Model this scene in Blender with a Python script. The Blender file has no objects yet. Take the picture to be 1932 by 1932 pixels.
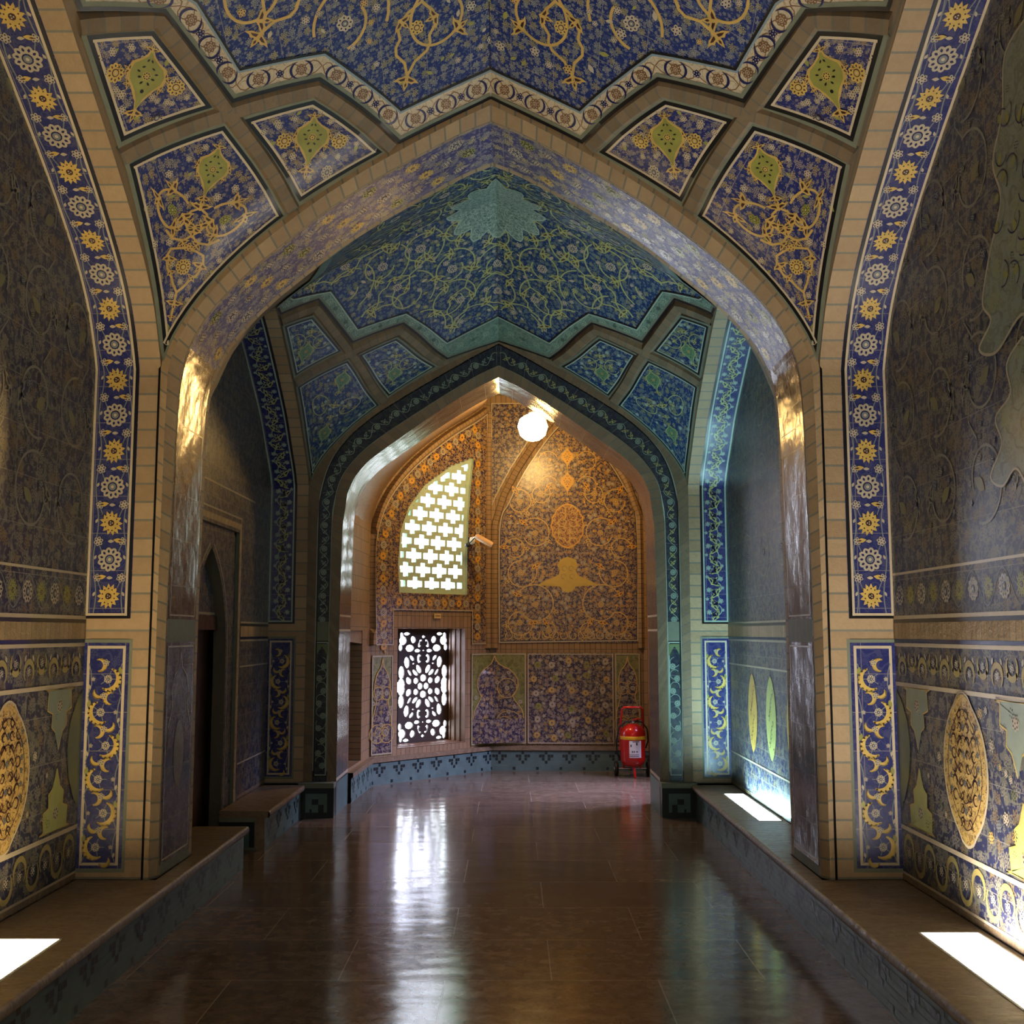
import bpy, math, random
from mathutils import Vector, Matrix
random.seed(7)
S = bpy.context.scene
COL = S.collection
PI = math.pi

# ------------------------------------------------------------------ camera
cam_d = bpy.data.cameras.new('camera'); cam = bpy.data.objects.new('camera', cam_d); COL.objects.link(cam)
cam.location = (0, 0, 1.7); cam.rotation_euler = (math.radians(96.2), 0, 0)
cam_d.sensor_width = 36; cam_d.lens = 2090 / 1932 * 36; cam_d.clip_start = 0.05
S.camera = cam
# ------------------------------------------------------------------ sky and exposure
S.view_settings.view_transform = 'Standard'; S.view_settings.look = 'None'
S.view_settings.gamma = 1; S.view_settings.use_curve_mapping = False
S.view_settings.exposure = 0.35
W = bpy.data.worlds.new('sky'); S.world = W; W.use_nodes = True
W.node_tree.nodes['Background'].inputs[0].default_value = (0.86, 0.93, 1.0, 1)
W.node_tree.nodes['Background'].inputs[1].default_value = 6.0


def area(name, loc, rot, sx, sy, power, col, spread=PI):
    l = bpy.data.lights.new(name, 'AREA'); l.shape = 'RECTANGLE'; l.size = sx; l.size_y = sy
    l.energy = power; l.color = col; l.spread = spread
    o = bpy.data.objects.new(name, l); COL.objects.link(o); o.location = loc; o.rotation_euler = rot
    return o


# daylight arriving through the side passage of the end chamber (out of sight to the right)
area('passage_daylight', (2.7, 12.2, 2.3), (0, math.radians(48), 0), 1.0, 1.0, 45, (0.62, 0.60, 1.0), math.radians(75))
# open sky outside the two pierced windows of the end chamber
for z_, p_ in ((1.6, 60), (3.3, 45)):
    wl_ = area('window_daylight', (-1.72, 14.12, z_), (0, 0, 0), 2.2, 1.6, p_, (0.72, 0.72, 1.0), math.radians(130))
    wl_.rotation_euler = Vector((.86, -.80, -.22)).to_track_quat('-Z', 'Y').to_euler()
# broad fill added behind the viewpoint to brighten the bays, no known source
area('added_fill_light', (0.0, -1.4, 3.2), (math.radians(97), 0, 0), 3.2, 1.6, 40, (1.0, 0.92, 0.78))

# ------------------------------------------------------------------ material helpers
def new_mat(name):
    m = bpy.data.materials.new(name); m.use_nodes = True
    nt = m.node_tree; b = nt.nodes['Principled BSDF']
    return m, nt, b


class N:
    """tiny node maths helper"""
    def __init__(s, nt): s.nt = nt

    def math(s, op, a, b=None, c=None, clamp=False):
        n = s.nt.nodes.new('ShaderNodeMath'); n.operation = op; n.use_clamp = clamp
        for i, v in enumerate((a, b, c)):
            if v is None: continue
            if isinstance(v, (int, float)): n.inputs[i].default_value = v
            else: s.nt.links.new(v, n.inputs[i])
        return n.outputs[0]

    def node(s, t, **kw):
        n = s.nt.nodes.new(t)
        for k, v in kw.items(): setattr(n, k, v)
        return n

    def link(s, a, b): s.nt.links.new(a, b)

    def noise(s, vec, scale, detail=3, rough=.5, dist=0, dim='3D'):
        n = s.nt.nodes.new('ShaderNodeTexNoise'); n.noise_dimensions = dim
        n.inputs['Scale'].default_value = scale; n.inputs['Detail'].default_value = detail
        n.inputs['Roughness'].default_value = rough; n.inputs['Distortion'].default_value = dist
        if vec is not None: s.link(vec, n.inputs['Vector'])
        return n

    def mix(s, f, a, b):
        n = s.nt.nodes.new('ShaderNodeMix'); n.data_type = 'RGBA'
        if isinstance(f, (int, float)): n.inputs[0].default_value = f
        else: s.link(f, n.inputs[0])
        for i, v in ((6, a), (7, b)):
            if isinstance(v, tuple): n.inputs[i].default_value = (*v[:3], 1)
            else: s.link(v, n.inputs[i])
        return n.outputs[2]

    def uv(s): return s.node('ShaderNodeTexCoord').outputs['UV']

    def obj(s): return s.node('ShaderNodeTexCoord').outputs['Object']

    def vscale(s, v, k, off=(0, 0, 0)):
        n = s.node('ShaderNodeMapping'); s.link(v, n.inputs[0])
        n.inputs['Scale'].default_value = k if isinstance(k, tuple) else (k, k, k)
        n.inputs['Location'].default_value = off
        return n.outputs[0]

    def bump(s, h, strength, dist, b):
        n = s.node('ShaderNodeBump'); n.inputs['Strength'].default_value = strength
        n.inputs['Distance'].default_value = dist; s.link(h, n.inputs['Height'])
        s.link(n.outputs[0], b.inputs['Normal']); return n


MATS = {}


def plain(name, col, rough=.35, metal=0, var=.12, scale=14, bump=0.0, spec=.5, coat=0):
    if name in MATS: return MATS[name]
    m, nt, b = new_mat(name); n = N(nt)
    nz = n.noise(n.obj(), scale, 3)
    f = n.math('MULTIPLY_ADD', nz.outputs[0], 1.6, -.3, clamp=True)
    lo = tuple(c * (1 - var) for c in col); hi = tuple(min(1, c * (1 + var)) for c in col)
    n.link(n.mix(f, lo, hi), b.inputs['Base Color'])
    b.inputs['Roughness'].default_value = rough; b.inputs['Metallic'].default_value = metal
    b.inputs['Specular IOR Level'].default_value = spec; b.inputs['Coat Weight'].default_value = coat
    if bump: n.bump(nz.outputs[0], bump, .02, b)
    MATS[name] = m
    return m


def emit(name, col, strength):
    m, nt, b = new_mat(name); n = N(nt)
    b.inputs['Base Color'].default_value = (.8, .8, .8, 1)
    nz = n.noise(n.obj(), 3, 1)
    n.link(n.mix(nz.outputs[0], tuple(c * .97 for c in col), col), b.inputs['Emission Color'])
    b.inputs['Emission Strength'].default_value = strength
    MATS[name] = m
    return m


GROUP = {}


def floral_group(kind):
    """procedural painted flowers, leaves and tendrils in UV metres (x scale)"""
    if kind in GROUP: return GROUP[kind]
    g = bpy.data.node_groups.new('floral_' + kind, 'ShaderNodeTree')
    g.interface.new_socket('Scale', in_out='INPUT', socket_type='NodeSocketFloat')
    for c in ('Ground', 'Petal', 'Vine', 'Accent'):
        g.interface.new_socket(c, in_out='INPUT', socket_type='NodeSocketColor')
    g.interface.new_socket('Color', in_out='OUTPUT', socket_type='NodeSocketColor')
    g.interface.new_socket('Height', in_out='OUTPUT', socket_type='NodeSocketFloat')
    n = N(g); gi = g.nodes.new('NodeGroupInput'); go = g.nodes.new('NodeGroupOutput')
    sc = n.node('ShaderNodeVectorMath', operation='SCALE'); n.link(n.uv(), sc.inputs[0]); n.link(gi.outputs['Scale'], sc.inputs['Scale'])
    P = sc.outputs[0]

    def flowers(vec, petals, R, seedoff, rnd=.75):
        v = n.node('ShaderNodeTexVoronoi', voronoi_dimensions='2D'); n.link(n.vscale(vec, 1, (seedoff, seedoff * .7, 0)), v.inputs['Vector'])
        v.inputs['Scale'].default_value = 1; v.inputs['Randomness'].default_value = rnd
        d = n.node('ShaderNodeVectorMath', operation='SUBTRACT'); n.link(n.vscale(vec, 1, (seedoff, seedoff * .7, 0)), d.inputs[0]); n.link(v.outputs['Position'], d.inputs[1])
        sx = n.node('ShaderNodeSeparateXYZ'); n.link(d.outputs[0], sx.inputs[0])
        ang = n.math('ARCTAN2', sx.outputs[1], sx.outputs[0])
        sr = n.node('ShaderNodeSeparateColor'); n.link(v.outputs['Color'], sr.inputs[0])
        ca = n.math('COSINE', n.math('MULTIPLY_ADD', ang, petals, n.math('MULTIPLY', sr.outputs[0], 6.3)))
        rad = v.outputs['Distance']
        Rr = n.math('MULTIPLY_ADD', sr.outputs[1], R * .35, R * .75)
        edge = n.math('MULTIPLY', Rr, n.math('MULTIPLY_ADD', ca, .2, .82))
        inside = n.math('LESS_THAN', rad, edge)
        k = n.math('DIVIDE', rad, Rr)
        ringhole = n.math('MULTIPLY', n.math('COMPARE', k, .56, .15), n.math('GREATER_THAN', ca, .15))
        eye = n.math('COMPARE', k, .25, .06)
        holes = n.math('MAXIMUM', ringhole, eye)
        m = n.math('MULTIPLY', inside, n.math('SUBTRACT', 1, holes))
        return m, sr.outputs[2]

    # thin tendrils: wandering contour lines
    nz = n.noise(P, .62, 1.6, .6, dim='2D'); nz2 = n.noise(n.vscale(P, 1, (31, 7, 0)), .5, 1.5, .6, dim='2D')
    v1 = n.math('COMPARE', n.math('FRACT', n.math('MULTIPLY', nz.outputs[0], 5)), .5, .085)
    v2 = n.math('COMPARE', n.math('FRACT', n.math('MULTIPLY', nz2.outputs[0], 4)), .5, .05)
    # leaf specks
    lv = n.node('ShaderNodeTexVoronoi', voronoi_dimensions='2D')
    n.link(n.vscale(P, (2.1, 3.3, 1)), lv.inputs['Vector']); lv.inputs['Scale'].default_value = 1; lv.inputs['Randomness'].default_value = 1
    leaf = n.math('LESS_THAN', lv.outputs['Distance'], .17)
    big, c1 = flowers(P, 7, .36, 0)
    sml, c2 = flowers(n.vscale(P, 1.9), 5, .3, 13.3, 1)
    col = n.mix(n.math('MULTIPLY', v2, .55), gi.outputs['Ground'], gi.outputs['Vine'])
    lc = n.mix(.6, gi.outputs['Vine'], gi.outputs['Petal'])
    col = n.mix(n.math('MULTIPLY', leaf, .6), col, lc)
    col = n.mix(v1, col, gi.outputs['Vine'])
    col = n.mix(sml, col, gi.outputs['Petal'])
    acc = n.math('GREATER_THAN', c1, .6)
    col = n.mix(big, col, n.mix(acc, gi.outputs['Petal'], gi.outputs['Accent']))
    n.link(col, go.inputs['Color']); n.link(big, go.inputs['Height'])
    GROUP[kind] = g
    return g


def floral(name, ground, petal, vine, accent, scale=9, rough=.28, tile=.0, bump=.12, spec=.5, dark=.55):
    if name in MATS: return MATS[name]
    m, nt, b = new_mat(name); n = N(nt)
    g = nt.nodes.new('ShaderNodeGroup'); g.node_tree = floral_group('painted')
    g.inputs['Scale'].default_value = scale
    for k, v in (('Ground', ground), ('Petal', petal), ('Vine', vine), ('Accent', accent)): g.inputs[k].default_value = (*v, 1)
    nz = n.noise(n.obj(), 5, 4)
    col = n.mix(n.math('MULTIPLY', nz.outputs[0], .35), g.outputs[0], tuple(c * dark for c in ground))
    hgt = n.noise(n.obj(), 3.2, 3).outputs[0]
    if tile:
        br = n.node('ShaderNodeTexBrick'); br.offset = 0; n.link(n.uv(), br.inputs['Vector'])
        br.inputs['Color1'].default_value = (0, 0, 0, 1); br.inputs['Color2'].default_value = (0, 0, 0, 1); br.inputs['Mortar'].default_value = (1, 1, 1, 1)
        br.inputs['Scale'].default_value = 1; br.inputs['Mortar Size'].default_value = .0022
        br.inputs['Brick Width'].default_value = tile; br.inputs['Row Height'].default_value = tile
        col = n.mix(n.math('MULTIPLY', br.outputs['Fac'], .55), col, (.33, .30, .25))
    n.link(col, b.inputs['Base Color'])
    b.inputs['Roughness'].default_value = rough; b.inputs['Specular IOR Level'].default_value = spec
    n.bump(hgt, bump, .05, b)
    MATS[name] = m
    return m


def brick(name, c1, c2, mortar, pitch=.105, cross=0, rough=.6):
    """bricks laid one after the other along U (metres); cross = course height along V"""
    if name in MATS: return MATS[name]
    m, nt, b = new_mat(name); n = N(nt)
    sx = n.node('ShaderNodeSeparateXYZ'); n.link(n.uv(), sx.inputs[0])
    u = n.math('DIVIDE', sx.outputs[0], pitch)
    fr = n.math('FRACT', u); cell = n.math('FLOOR', u)
    gap = n.math('LESS_THAN', fr, .12)
    if cross:
        v = n.math('DIVIDE', sx.outputs[1], cross)
        gap = n.math('MAXIMUM', gap, n.math('LESS_THAN', n.math('FRACT', v), .05))
        cell = n.math('MULTIPLY_ADD', n.math('FLOOR', v), 17.3, cell)
    wn = n.node('ShaderNodeTexWhiteNoise', noise_dimensions='1D'); n.link(cell, wn.inputs['W'])
    nz = n.noise(n.obj(), 22, 4, .65)
    f = n.math('MULTIPLY_ADD', nz.outputs[0], .7, n.math('MULTIPLY_ADD', wn.outputs[0], .6, -.15), clamp=True)
    col = n.mix(gap, n.mix(f, c1, c2), mortar)
    n.link(col, b.inputs['Base Color']); b.inputs['Roughness'].default_value = rough
    hh = n.math('MULTIPLY_ADD', gap, -.6, nz.outputs[0]); n.bump(hh, .5, .012, b)
    MATS[name] = m
    return m


def marble(name, c1, c2, c3, slab=(0, 0), rough=.2, bump=.03, scale=1.0, joint=(.09, .06, .04)):
    m, nt, b = new_mat(name); n = N(nt)
    o = n.obj()
    stretch = n.vscale(o, (1.1 * scale, 3.2 * scale, 1.5 * scale))
    a = n.noise(stretch, 2.6, 8, .62, 1.1); c = n.noise(n.vscale(o, 5 * scale), 3, 8, .7, .5)
    f = n.math('MULTIPLY_ADD', a.outputs[0], 2.6, -.85, clamp=True)
    col = n.mix(f, c1, c2)
    col = n.mix(n.math('MULTIPLY_ADD', c.outputs[0], 2.2, -.95, clamp=True), col, c3)
    ro = n.math('MULTIPLY_ADD', c.outputs[0], rough * .9, rough * .5)
    h = n.math('MULTIPLY', a.outputs[0], .6)
    if slab[0]:
        br = n.node('ShaderNodeTexBrick'); br.offset = .5; n.link(n.vscale(o, 1, (.33, .1, 0)), br.inputs['Vector'])
        for k, v in (('Color1', (.25, .25, .25, 1)), ('Color2', (1, 1, 1, 1)), ('Mortar', (.5, .5, .5, 1))): br.inputs[k].default_value = v
        br.inputs['Scale'].default_value = 1; br.inputs['Mortar Size'].default_value = .0035; br.inputs['Mortar Smooth'].default_value = .2
        br.inputs['Brick Width'].default_value = slab[0]; br.inputs['Row Height'].default_value = slab[1]; br.inputs['Bias'].default_value = 0
        sep = n.node('ShaderNodeSeparateColor'); n.link(br.outputs['Color'], sep.inputs[0])
        dk = n.math('MULTIPLY_ADD', sep.outputs[0], .55, .55)
        mul = n.node('ShaderNodeVectorMath', operation='SCALE'); n.link(col, mul.inputs[0]); n.link(dk, mul.inputs['Scale'])
        col = n.mix(n.math('MULTIPLY', br.outputs['Fac'], .8), mul.outputs[0], joint)
        wv = n.noise(n.vscale(o, (1.6, 3.5, 1)), 1.6, 1, .4)
        h = n.math('ADD', n.math('MULTIPLY', h, .15), n.math('MULTIPLY_ADD', sep.outputs[0], .35, wv.outputs[0]))
        h = n.math('MULTIPLY_ADD', br.outputs['Fac'], -.25, h)
    n.link(col, b.inputs['Base Color']); n.link(ro, b.inputs['Roughness'])
    n.bump(h, 1.0, bump, b)
    MATS[name] = m
    return m


BLUE = (.020, .028, .150); CREAM = (.56, .47, .33); YEL = (.60, .42, .11); VINE = (.17, .17, .20); OLIVE = (.25, .25, .055)
NAVY = (.012, .014, .075)
M_blue = floral('blue floral tile', BLUE, (.34, .29, .22), (.055, .065, .17), (.44, .33, .10), 15, .27, .24)
M_bluefine = floral('fine blue floral tile', (.016, .032, .165), (.30, .31, .26), (.055, .085, .20), (.38, .34, .13), 14, .25, .3)
M_strip = floral('blue strip ground', (.022, .028, .145), (.045, .05, .17), (.06, .065, .17), (.06, .07, .17), 9, .26, .22)
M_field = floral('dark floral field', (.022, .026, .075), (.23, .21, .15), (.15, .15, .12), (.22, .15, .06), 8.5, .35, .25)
M_bluedeep = floral('cool lit blue floral tile', (.010, .036, .145), (.22, .29, .25), (.035, .09, .17), (.34, .36, .14), 14, .25, .3)  # fine blue tile again, the cool light's tint put into its colour
M_brown = floral('brown floral field', (.03, .022, .07), (.42, .31, .17), (.42, .25, .07), (.62, .36, .06), 15, .3, .3)
M_brown2 = floral('dense brown floral field', (.03, .022, .06), (.40, .33, .23), (.22, .16, .11), (.50, .33, .08), 13, .3, .3)
M_reveal = floral('worn brown glazed tile', (.060, .040, .045), (.15, .12, .10), (.13, .10, .08), (.19, .13, .07), 10, .2, .28, .3)
M_soffit = floral('violet blue soffit tile', (.045, .045, .17), (.36, .33, .25), (.12, .12, .22), (.50, .42, .13), 10, .36, .27, .15)
M_creamfl = floral('cream floral tile', (.58, .50, .36), (.52, .45, .32), (.34, .24, .14), (.50, .42, .30), 18, .3, .25, dark=.85)
M_teal = floral('teal floral tile', (.14, .24, .20), (.20, .30, .24), (.05, .10, .08), (.24, .30, .20), 16, .28, .25)
M_olive = floral('olive floral tile', (.24, .24, .07), (.20, .20, .06), (.12, .13, .04), (.10, .10, .03), 12, .35, .3)
M_specks = floral('pale rosette tile', (.34, .46, .40), (.05, .12, .11), (.04, .10, .10), (.08, .18, .15), 24, .3, 0)
M_cream = plain('cream glazed line', CREAM, .3, var=.08)
M_petal = plain('cream petal glaze', (.47, .41, .30), .3)
M_grey = plain('grey blue glaze', (.17, .19, .20), .35)
M_yellow = plain('yellow glaze', YEL, .3, var=.2, scale=20)
M_gold = plain('golden scroll glaze', (.55, .37, .11), .3, var=.15)
M_dkred = plain('maroon glaze', (.045, .014, .012), .3)
M_navy = plain('navy glaze', (.013, .016, .085), .25)
M_black = plain('black glazed line', (.006, .006, .008), .3)
M_oliveg = plain('olive glaze', (.27, .27, .06), .32, var=.2)
M_plaster = plain('grey green plaster border', (.16, .18, .13), .6, bump=.2)
M_ltteal = plain('pale teal glaze', (.35, .47, .40), .3)
M_orange = plain('orange glaze', (.66, .36, .05), .35)
M_brick = brick('tan brick', (.30, .20, .105), (.46, .33, .19), (.19, .18, .14), .108)
M_brickc = brick('coursed tan brick', (.25, .17, .095), (.40, .29, .17), (.16, .15, .12), .105, .2)
M_brickr = brick('brick rib', (.13, .095, .055), (.22, .15, .085), (.12, .11, .085), .085)
M_brickch = brick('chamber brick', (.24, .15, .075), (.36, .235, .12), (.10, .08, .05), .062)
M_stone = marble('tan stone slab', (.18, .125, .075), (.30, .22, .14), (.12, .085, .05), rough=.35, bump=.02, scale=1.6)
M_floor = marble('polished brown marble', (.105, .068, .047), (.185, .130, .092), (.32, .25, .19), (1.05, .72), .15, .0035, .8, (.36, .28, .21))
M_mosaic = plain('turquoise mosaic tile', (.10, .17, .165), .35, var=.25, scale=9)
M_mosdk = plain('dark teal mosaic tile', (.012, .022, .026), .3)
M_wood = plain('dark brown wood', (.055, .025, .012), .4, bump=.3)
M_brickw = brick('coursed chamber brick', (.22, .14, .07), (.34, .22, .11), (.10, .08, .05), .066, .135)
M_amber = floral('amber scroll medallion tile', (.58, .38, .10), (.66, .48, .18), (.10, .05, .03), (.16, .08, .04), 26, .3, .3)
M_lattice = plain('dark carved lattice', (.05, .035, .028), .5)
M_grille = plain('sage green plaster grille', (.42, .55, .42), .7)
M_red = plain('red enamel', (.55, .012, .008), .22, var=.05, coat=.4)
M_rubber = plain('black rubber', (.012, .012, .012), .5)
M_steel = plain('chrome', (.7, .7, .7), .2, 1)
M_white = plain('white label', (.8, .8, .8), .5)
M_wall = plain('dim rough plaster', (.20, .15, .10), .85)


# ------------------------------------------------------------------ mesh builder
class MB:
    def __init__(s): s.v = []; s.f = []; s.m = []; s.uv = []; s.mats = []; s.smooth = []

    def mi(s, mat):
        if mat not in s.mats: s.mats.append(mat)
        return s.mats.index(mat)

    def face(s, pts, mat, uvs=None, smooth=False):
        i = len(s.v); s.v += [tuple(p) for p in pts]
        s.f.append(tuple(range(i, i + len(pts)))); s.m.append(s.mi(mat)); s.smooth.append(smooth)
        if uvs is None: uvs = [(0, 0)] * len(pts)
        s.uv += list(uvs)

    def grid(s, rows, mat, uvrows=None, smooth=True, close=False):
        """rows of points -> shared-vertex quads"""
        i0 = len(s.v); R = len(rows); Cn = len(rows[0])
        for r in rows: s.v += [tuple(p) for p in r]
        k = s.mi(mat)
        for r in range(R - 1):
            for c in range(Cn if close else Cn - 1):
                c2 = (c + 1) % Cn
                s.f.append((i0 + r * Cn + c, i0 + r * Cn + c2, i0 + (r + 1) * Cn + c2, i0 + (r + 1) * Cn + c))
                s.m.append(k); s.smooth.append(smooth)
                if uvrows: s.uv += [uvrows[r][c], uvrows[r][c2], uvrows[r + 1][c2], uvrows[r + 1][c]]
                else: s.uv += [(0, 0)] * 4

    def box(s, lo, hi, mat, uvs=1.0):
        (x0, y0, z0), (x1, y1, z1) = lo, hi
        q = lambda a, b, c, d, ua: s.face([a, b, c, d], mat, ua)
        X, Y, Z = x1 - x0, y1 - y0, z1 - z0
        q((x0, y0, z0), (x0, y1, z0), (x1, y1, z0), (x1, y0, z0), [(0, 0), (0, Y), (X, Y), (X, 0)])
        q((x0, y0, z1), (x1, y0, z1), (x1, y1, z1), (x0, y1, z1), [(0, 0), (X, 0), (X, Y), (0, Y)])
        q((x0, y0, z0), (x1, y0, z0), (x1, y0, z1), (x0, y0, z1), [(0, 0), (X, 0), (X, Z), (0, Z)])
        q((x0, y1, z0), (x0, y1, z1), (x1, y1, z1), (x1, y1, z0), [(0, 0), (0, Z), (X, Z), (X, 0)])
        q((x0, y0, z0), (x0, y0, z1), (x0, y1, z1), (x0, y1, z0), [(0, 0), (0, Z), (Y, Z), (Y, 0)])
        q((x1, y0, z0), (x1, y1, z0), (x1, y1, z1), (x1, y0, z1), [(0, 0), (Y, 0), (Y, Z), (0, Z)])

    def tube(s, pts, r, mat, n=8, cap=True):
        pts = [Vector(p) for p in pts]; rr = r if isinstance(r, (list, tuple)) else [r] * len(pts)
        rows = []; up = Vector((0, 0, 1))
        for i, p in enumerate(pts):
            t = (pts[min(i + 1, len(pts) - 1)] - pts[max(i - 1, 0)]).normalized()
            a = t.cross(up)
            if a.length < 1e-3: a = t.cross(Vector((1, 0, 0)))
            a.normalize(); b = t.cross(a)
            rows.append([p + (a * math.cos(k * 2 * PI / n) + b * math.sin(k * 2 * PI / n)) * rr[i] for k in range(n)])
        s.grid(rows, mat, close=True)
        if cap: s.face(rows[0][::-1], mat); s.face(rows[-1], mat)

    def lathe(s, c, prof, mat, n=24, axis='z', scale=(1, 1)):
        rows = []
        for (r, h) in prof:
            row = []
            for k in range(n):
                a = k * 2 * PI / n
                if axis == 'z': row.append((c[0] + r * math.cos(a), c[1] + r * math.sin(a), c[2] + h))
                elif axis == 'x': row.append((c[0] + h, c[1] + r * math.cos(a), c[2] + r * math.sin(a)))
                else: row.append((c[0] + r * math.cos(a), c[1] + h, c[2] + r * math.sin(a)))
            rows.append(row)
        s.grid(rows, mat, close=True)

    def build(s, name, parent=None, label=None, cat=None, group=None, kind=None):
        me = bpy.data.meshes.new(name)
        me.from_pydata(s.v, [], s.f)
        for m in s.mats: me.materials.append(m)
        me.polygons.foreach_set('material_index', s.m)
        me.polygons.foreach_set('use_smooth', s.smooth)
        ul = me.uv_layers.new(name='UVMap')
        flat = [c for q in s.uv for c in q]; ul.data.foreach_set('uv', flat)
        me.update()
        o = bpy.data.objects.new(name, me); COL.objects.link(o)
        if parent: o.parent = parent
        return tag(o, label, cat, group, kind)


def tag(o, label=None, cat=None, group=None, kind=None):
    if label: o['label'] = label
    if cat: o['category'] = cat
    if group: o['group'] = group
    if kind: o['kind'] = kind
    return o


def empty(name, loc, **kw):
    o = bpy.data.objects.new(name, None); COL.objects.link(o); o.location = loc; o.empty_display_size = .1
    bpy.context.view_layer.update()
    return tag(o, **kw)


def adopt(child, parent):
    """parent keeping the world position"""
    child.parent = parent; child.matrix_parent_inverse = Matrix.Translation(-Vector(parent.location))
    return child


def sub(child, part):
    """meshes of an adopted part are in world coordinates, so a sub-part needs no offset of its own"""
    child.parent = part
    return child


# ------------------------------------------------------------------ surface panels
class Pan:
    """a patch of surface f(a,b) seen from point ref; motifs are laid out in metres on it"""
    def __init__(s, f, ref, base=.0, clip=None): s.f = f; s.ref = Vector(ref); s.base = base; s.clip = clip

    def ok(s, q): c = s.clip; return c is None or (c[0] <= q[0] <= c[2] and c[1] <= q[1] <= c[3])

    def nd(s, a, b):
        e = 1e-3; p = s.f(a, b)
        du = (s.f(a + e, b) - s.f(a - e, b)) / (2 * e); dv = (s.f(a, b + e) - s.f(a, b - e)) / (2 * e)
        n = du.cross(dv); n.normalize()
        if n.dot(s.ref - p) < 0: n = -n
        return p, du, dv, n

    def pt(s, a, b, off=0):
        p, du, dv, n = s.nd(a, b)
        return p + n * (s.base + off)

    def frame(s, a, b, rot=0, along=1):
        """returns fn (x,y metres) -> params; y axis follows the b direction"""
        p, du, dv, n = s.nd(a, b)
        ey = dv.normalized() if along else (dv - du * (dv.dot(du) / du.length_squared)).normalized()
        ex = ey.cross(n)
        if ex.dot(du) < 0: ex = -ex
        A = du.dot(du); B = du.dot(dv); D = dv.dot(dv); det = A * D - B * B
        c, si = math.cos(rot), math.sin(rot)

        def g(x, y):
            x, y = x * c - y * si, x * si + y * c
            w = ex * x + ey * y; wu = w.dot(du); wv = w.dot(dv)
            return (a + (D * wu - B * wv) / det, b + (A * wv - B * wu) / det)
        return g


def blob(mb, P, fr, outline, mat, layer, ctr=None, rings=1):
    if ctr is None:
        ctr = (sum(p[0] for p in outline) / len(outline), sum(p[1] for p in outline) / len(outline))
    off = .0012 * layer; n = len(outline)
    if P.clip and not all(P.ok(fr(*q)) for q in outline): return
    fs = [k / rings for k in range(1, rings + 1)]
    c = P.pt(*fr(*ctr), off); prev = None; pu = None
    for t in fs:
        ru = [(ctr[0] + (x - ctr[0]) * t, ctr[1] + (y - ctr[1]) * t) for x, y in outline]
        ring = [P.pt(*fr(*q), off) for q in ru]
        for i in range(n):
            j = (i + 1) % n
            if prev is None: mb.face([c, ring[i], ring[j]], mat, [ctr, ru[i], ru[j]])
            else: mb.face([prev[i], ring[i], ring[j], prev[j]], mat, [pu[i], ru[i], ru[j], pu[j]])
        prev = ring; pu = ru


def polyfill(mb, P, pts, mat, layer):
    from mathutils.geometry import tessellate_polygon
    off = .0012 * layer
    for tri in tessellate_polygon([[Vector((a, b, 0)) for a, b in pts]]): mb.face([P.pt(*pts[i], off) for i in tri], mat, [pts[i] for i in tri])


def ribbon(mb, P, pts, w, mat, layer, closed=False, taper=False, side=0, uvs=False):
    """pts in params; w metres; side shifts the ribbon sideways"""
    if P.clip and not closed and not all(P.ok(q) for q in pts):
        seg = []
        for q in list(pts) + [None]:
            if q is not None and P.ok(q): seg.append(q)
            else:
                if len(seg) > 2: ribbon(mb, P, seg, w, mat, layer)
                seg = []
        return
    off = .0012 * layer; L = [P.nd(*q) for q in pts]; n = len(pts); rows = []; uv = []; acc = 0
    for i in range(n):
        p = L[i][0]
        a = L[(i - 1) % n][0] if (closed or i > 0) else None
        b = L[(i + 1) % n][0] if (closed or i < n - 1) else None
        t1 = (p - a).normalized() if a is not None and (p - a).length > 1e-6 else None
        t2 = (b - p).normalized() if b is not None and (b - p).length > 1e-6 else None
        if t1 is None: t1 = t2
        if t2 is None: t2 = t1
        if t1 is None: continue
        nn = L[i][3]; s1 = t1.cross(nn).normalized(); s2 = t2.cross(nn).normalized()
        sd = (s1 + s2)
        if sd.length < .2: sd = s1
        sd.normalize(); k = 1 / max(.5, sd.dot(s1))
        ww = w
        if taper:
            t = i / (n - 1); ww = w * (.35 + 1.3 * math.sin(PI * min(1, max(0, t)))) if taper == 2 else w * (1 - .75 * t)
        if a is not None and i > 0: acc += (p - a).length
        base = p + nn * (P.base + off) + sd * (side * k)
        rows.append([base - sd * (ww * k / 2), base + sd * (ww * k / 2)]); uv.append([(acc, 0), (acc, w)])
    if closed: rows.append(rows[0]); uv.append([(acc + .1, 0), (acc + .1, w)])
    mb.grid(rows, mat, uv, smooth=False)


def disc(mb, P, fr, x, y, r, mat, layer, n=10, sy=1):
    blob(mb, P, fr, [(x + r * math.cos(2 * PI * k / n), y + r * sy * math.sin(2 * PI * k / n)) for k in range(n)], mat, layer, (x, y))


def star(n, r0, r1, sharp=1, ph=0, res=2):
    out = []
    for k in range(n * res * 2):
        a = 2 * PI * k / (n * res * 2)
        f = (.5 + .5 * math.cos(a * n)) ** sharp
        out.append(((r0 + (r1 - r0) * f) * math.cos(a + ph), (r0 + (r1 - r0) * f) * math.sin(a + ph)))
    return out


def tr(pts, x, y, k=1, rot=0, sx=1):
    c, s = math.cos(rot), math.sin(rot)
    return [(x + (px * sx * c - py * s) * k, y + (px * sx * s + py * c) * k) for px, py in pts]


def petal(r, w, n=6):
    up = [(w * math.sin(PI * t) * (1 - .35 * t), r * t) for t in [k / n for k in range(n + 1)]]
    return up + [(-x, y) for x, y in up[-2:0:-1]]


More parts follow.
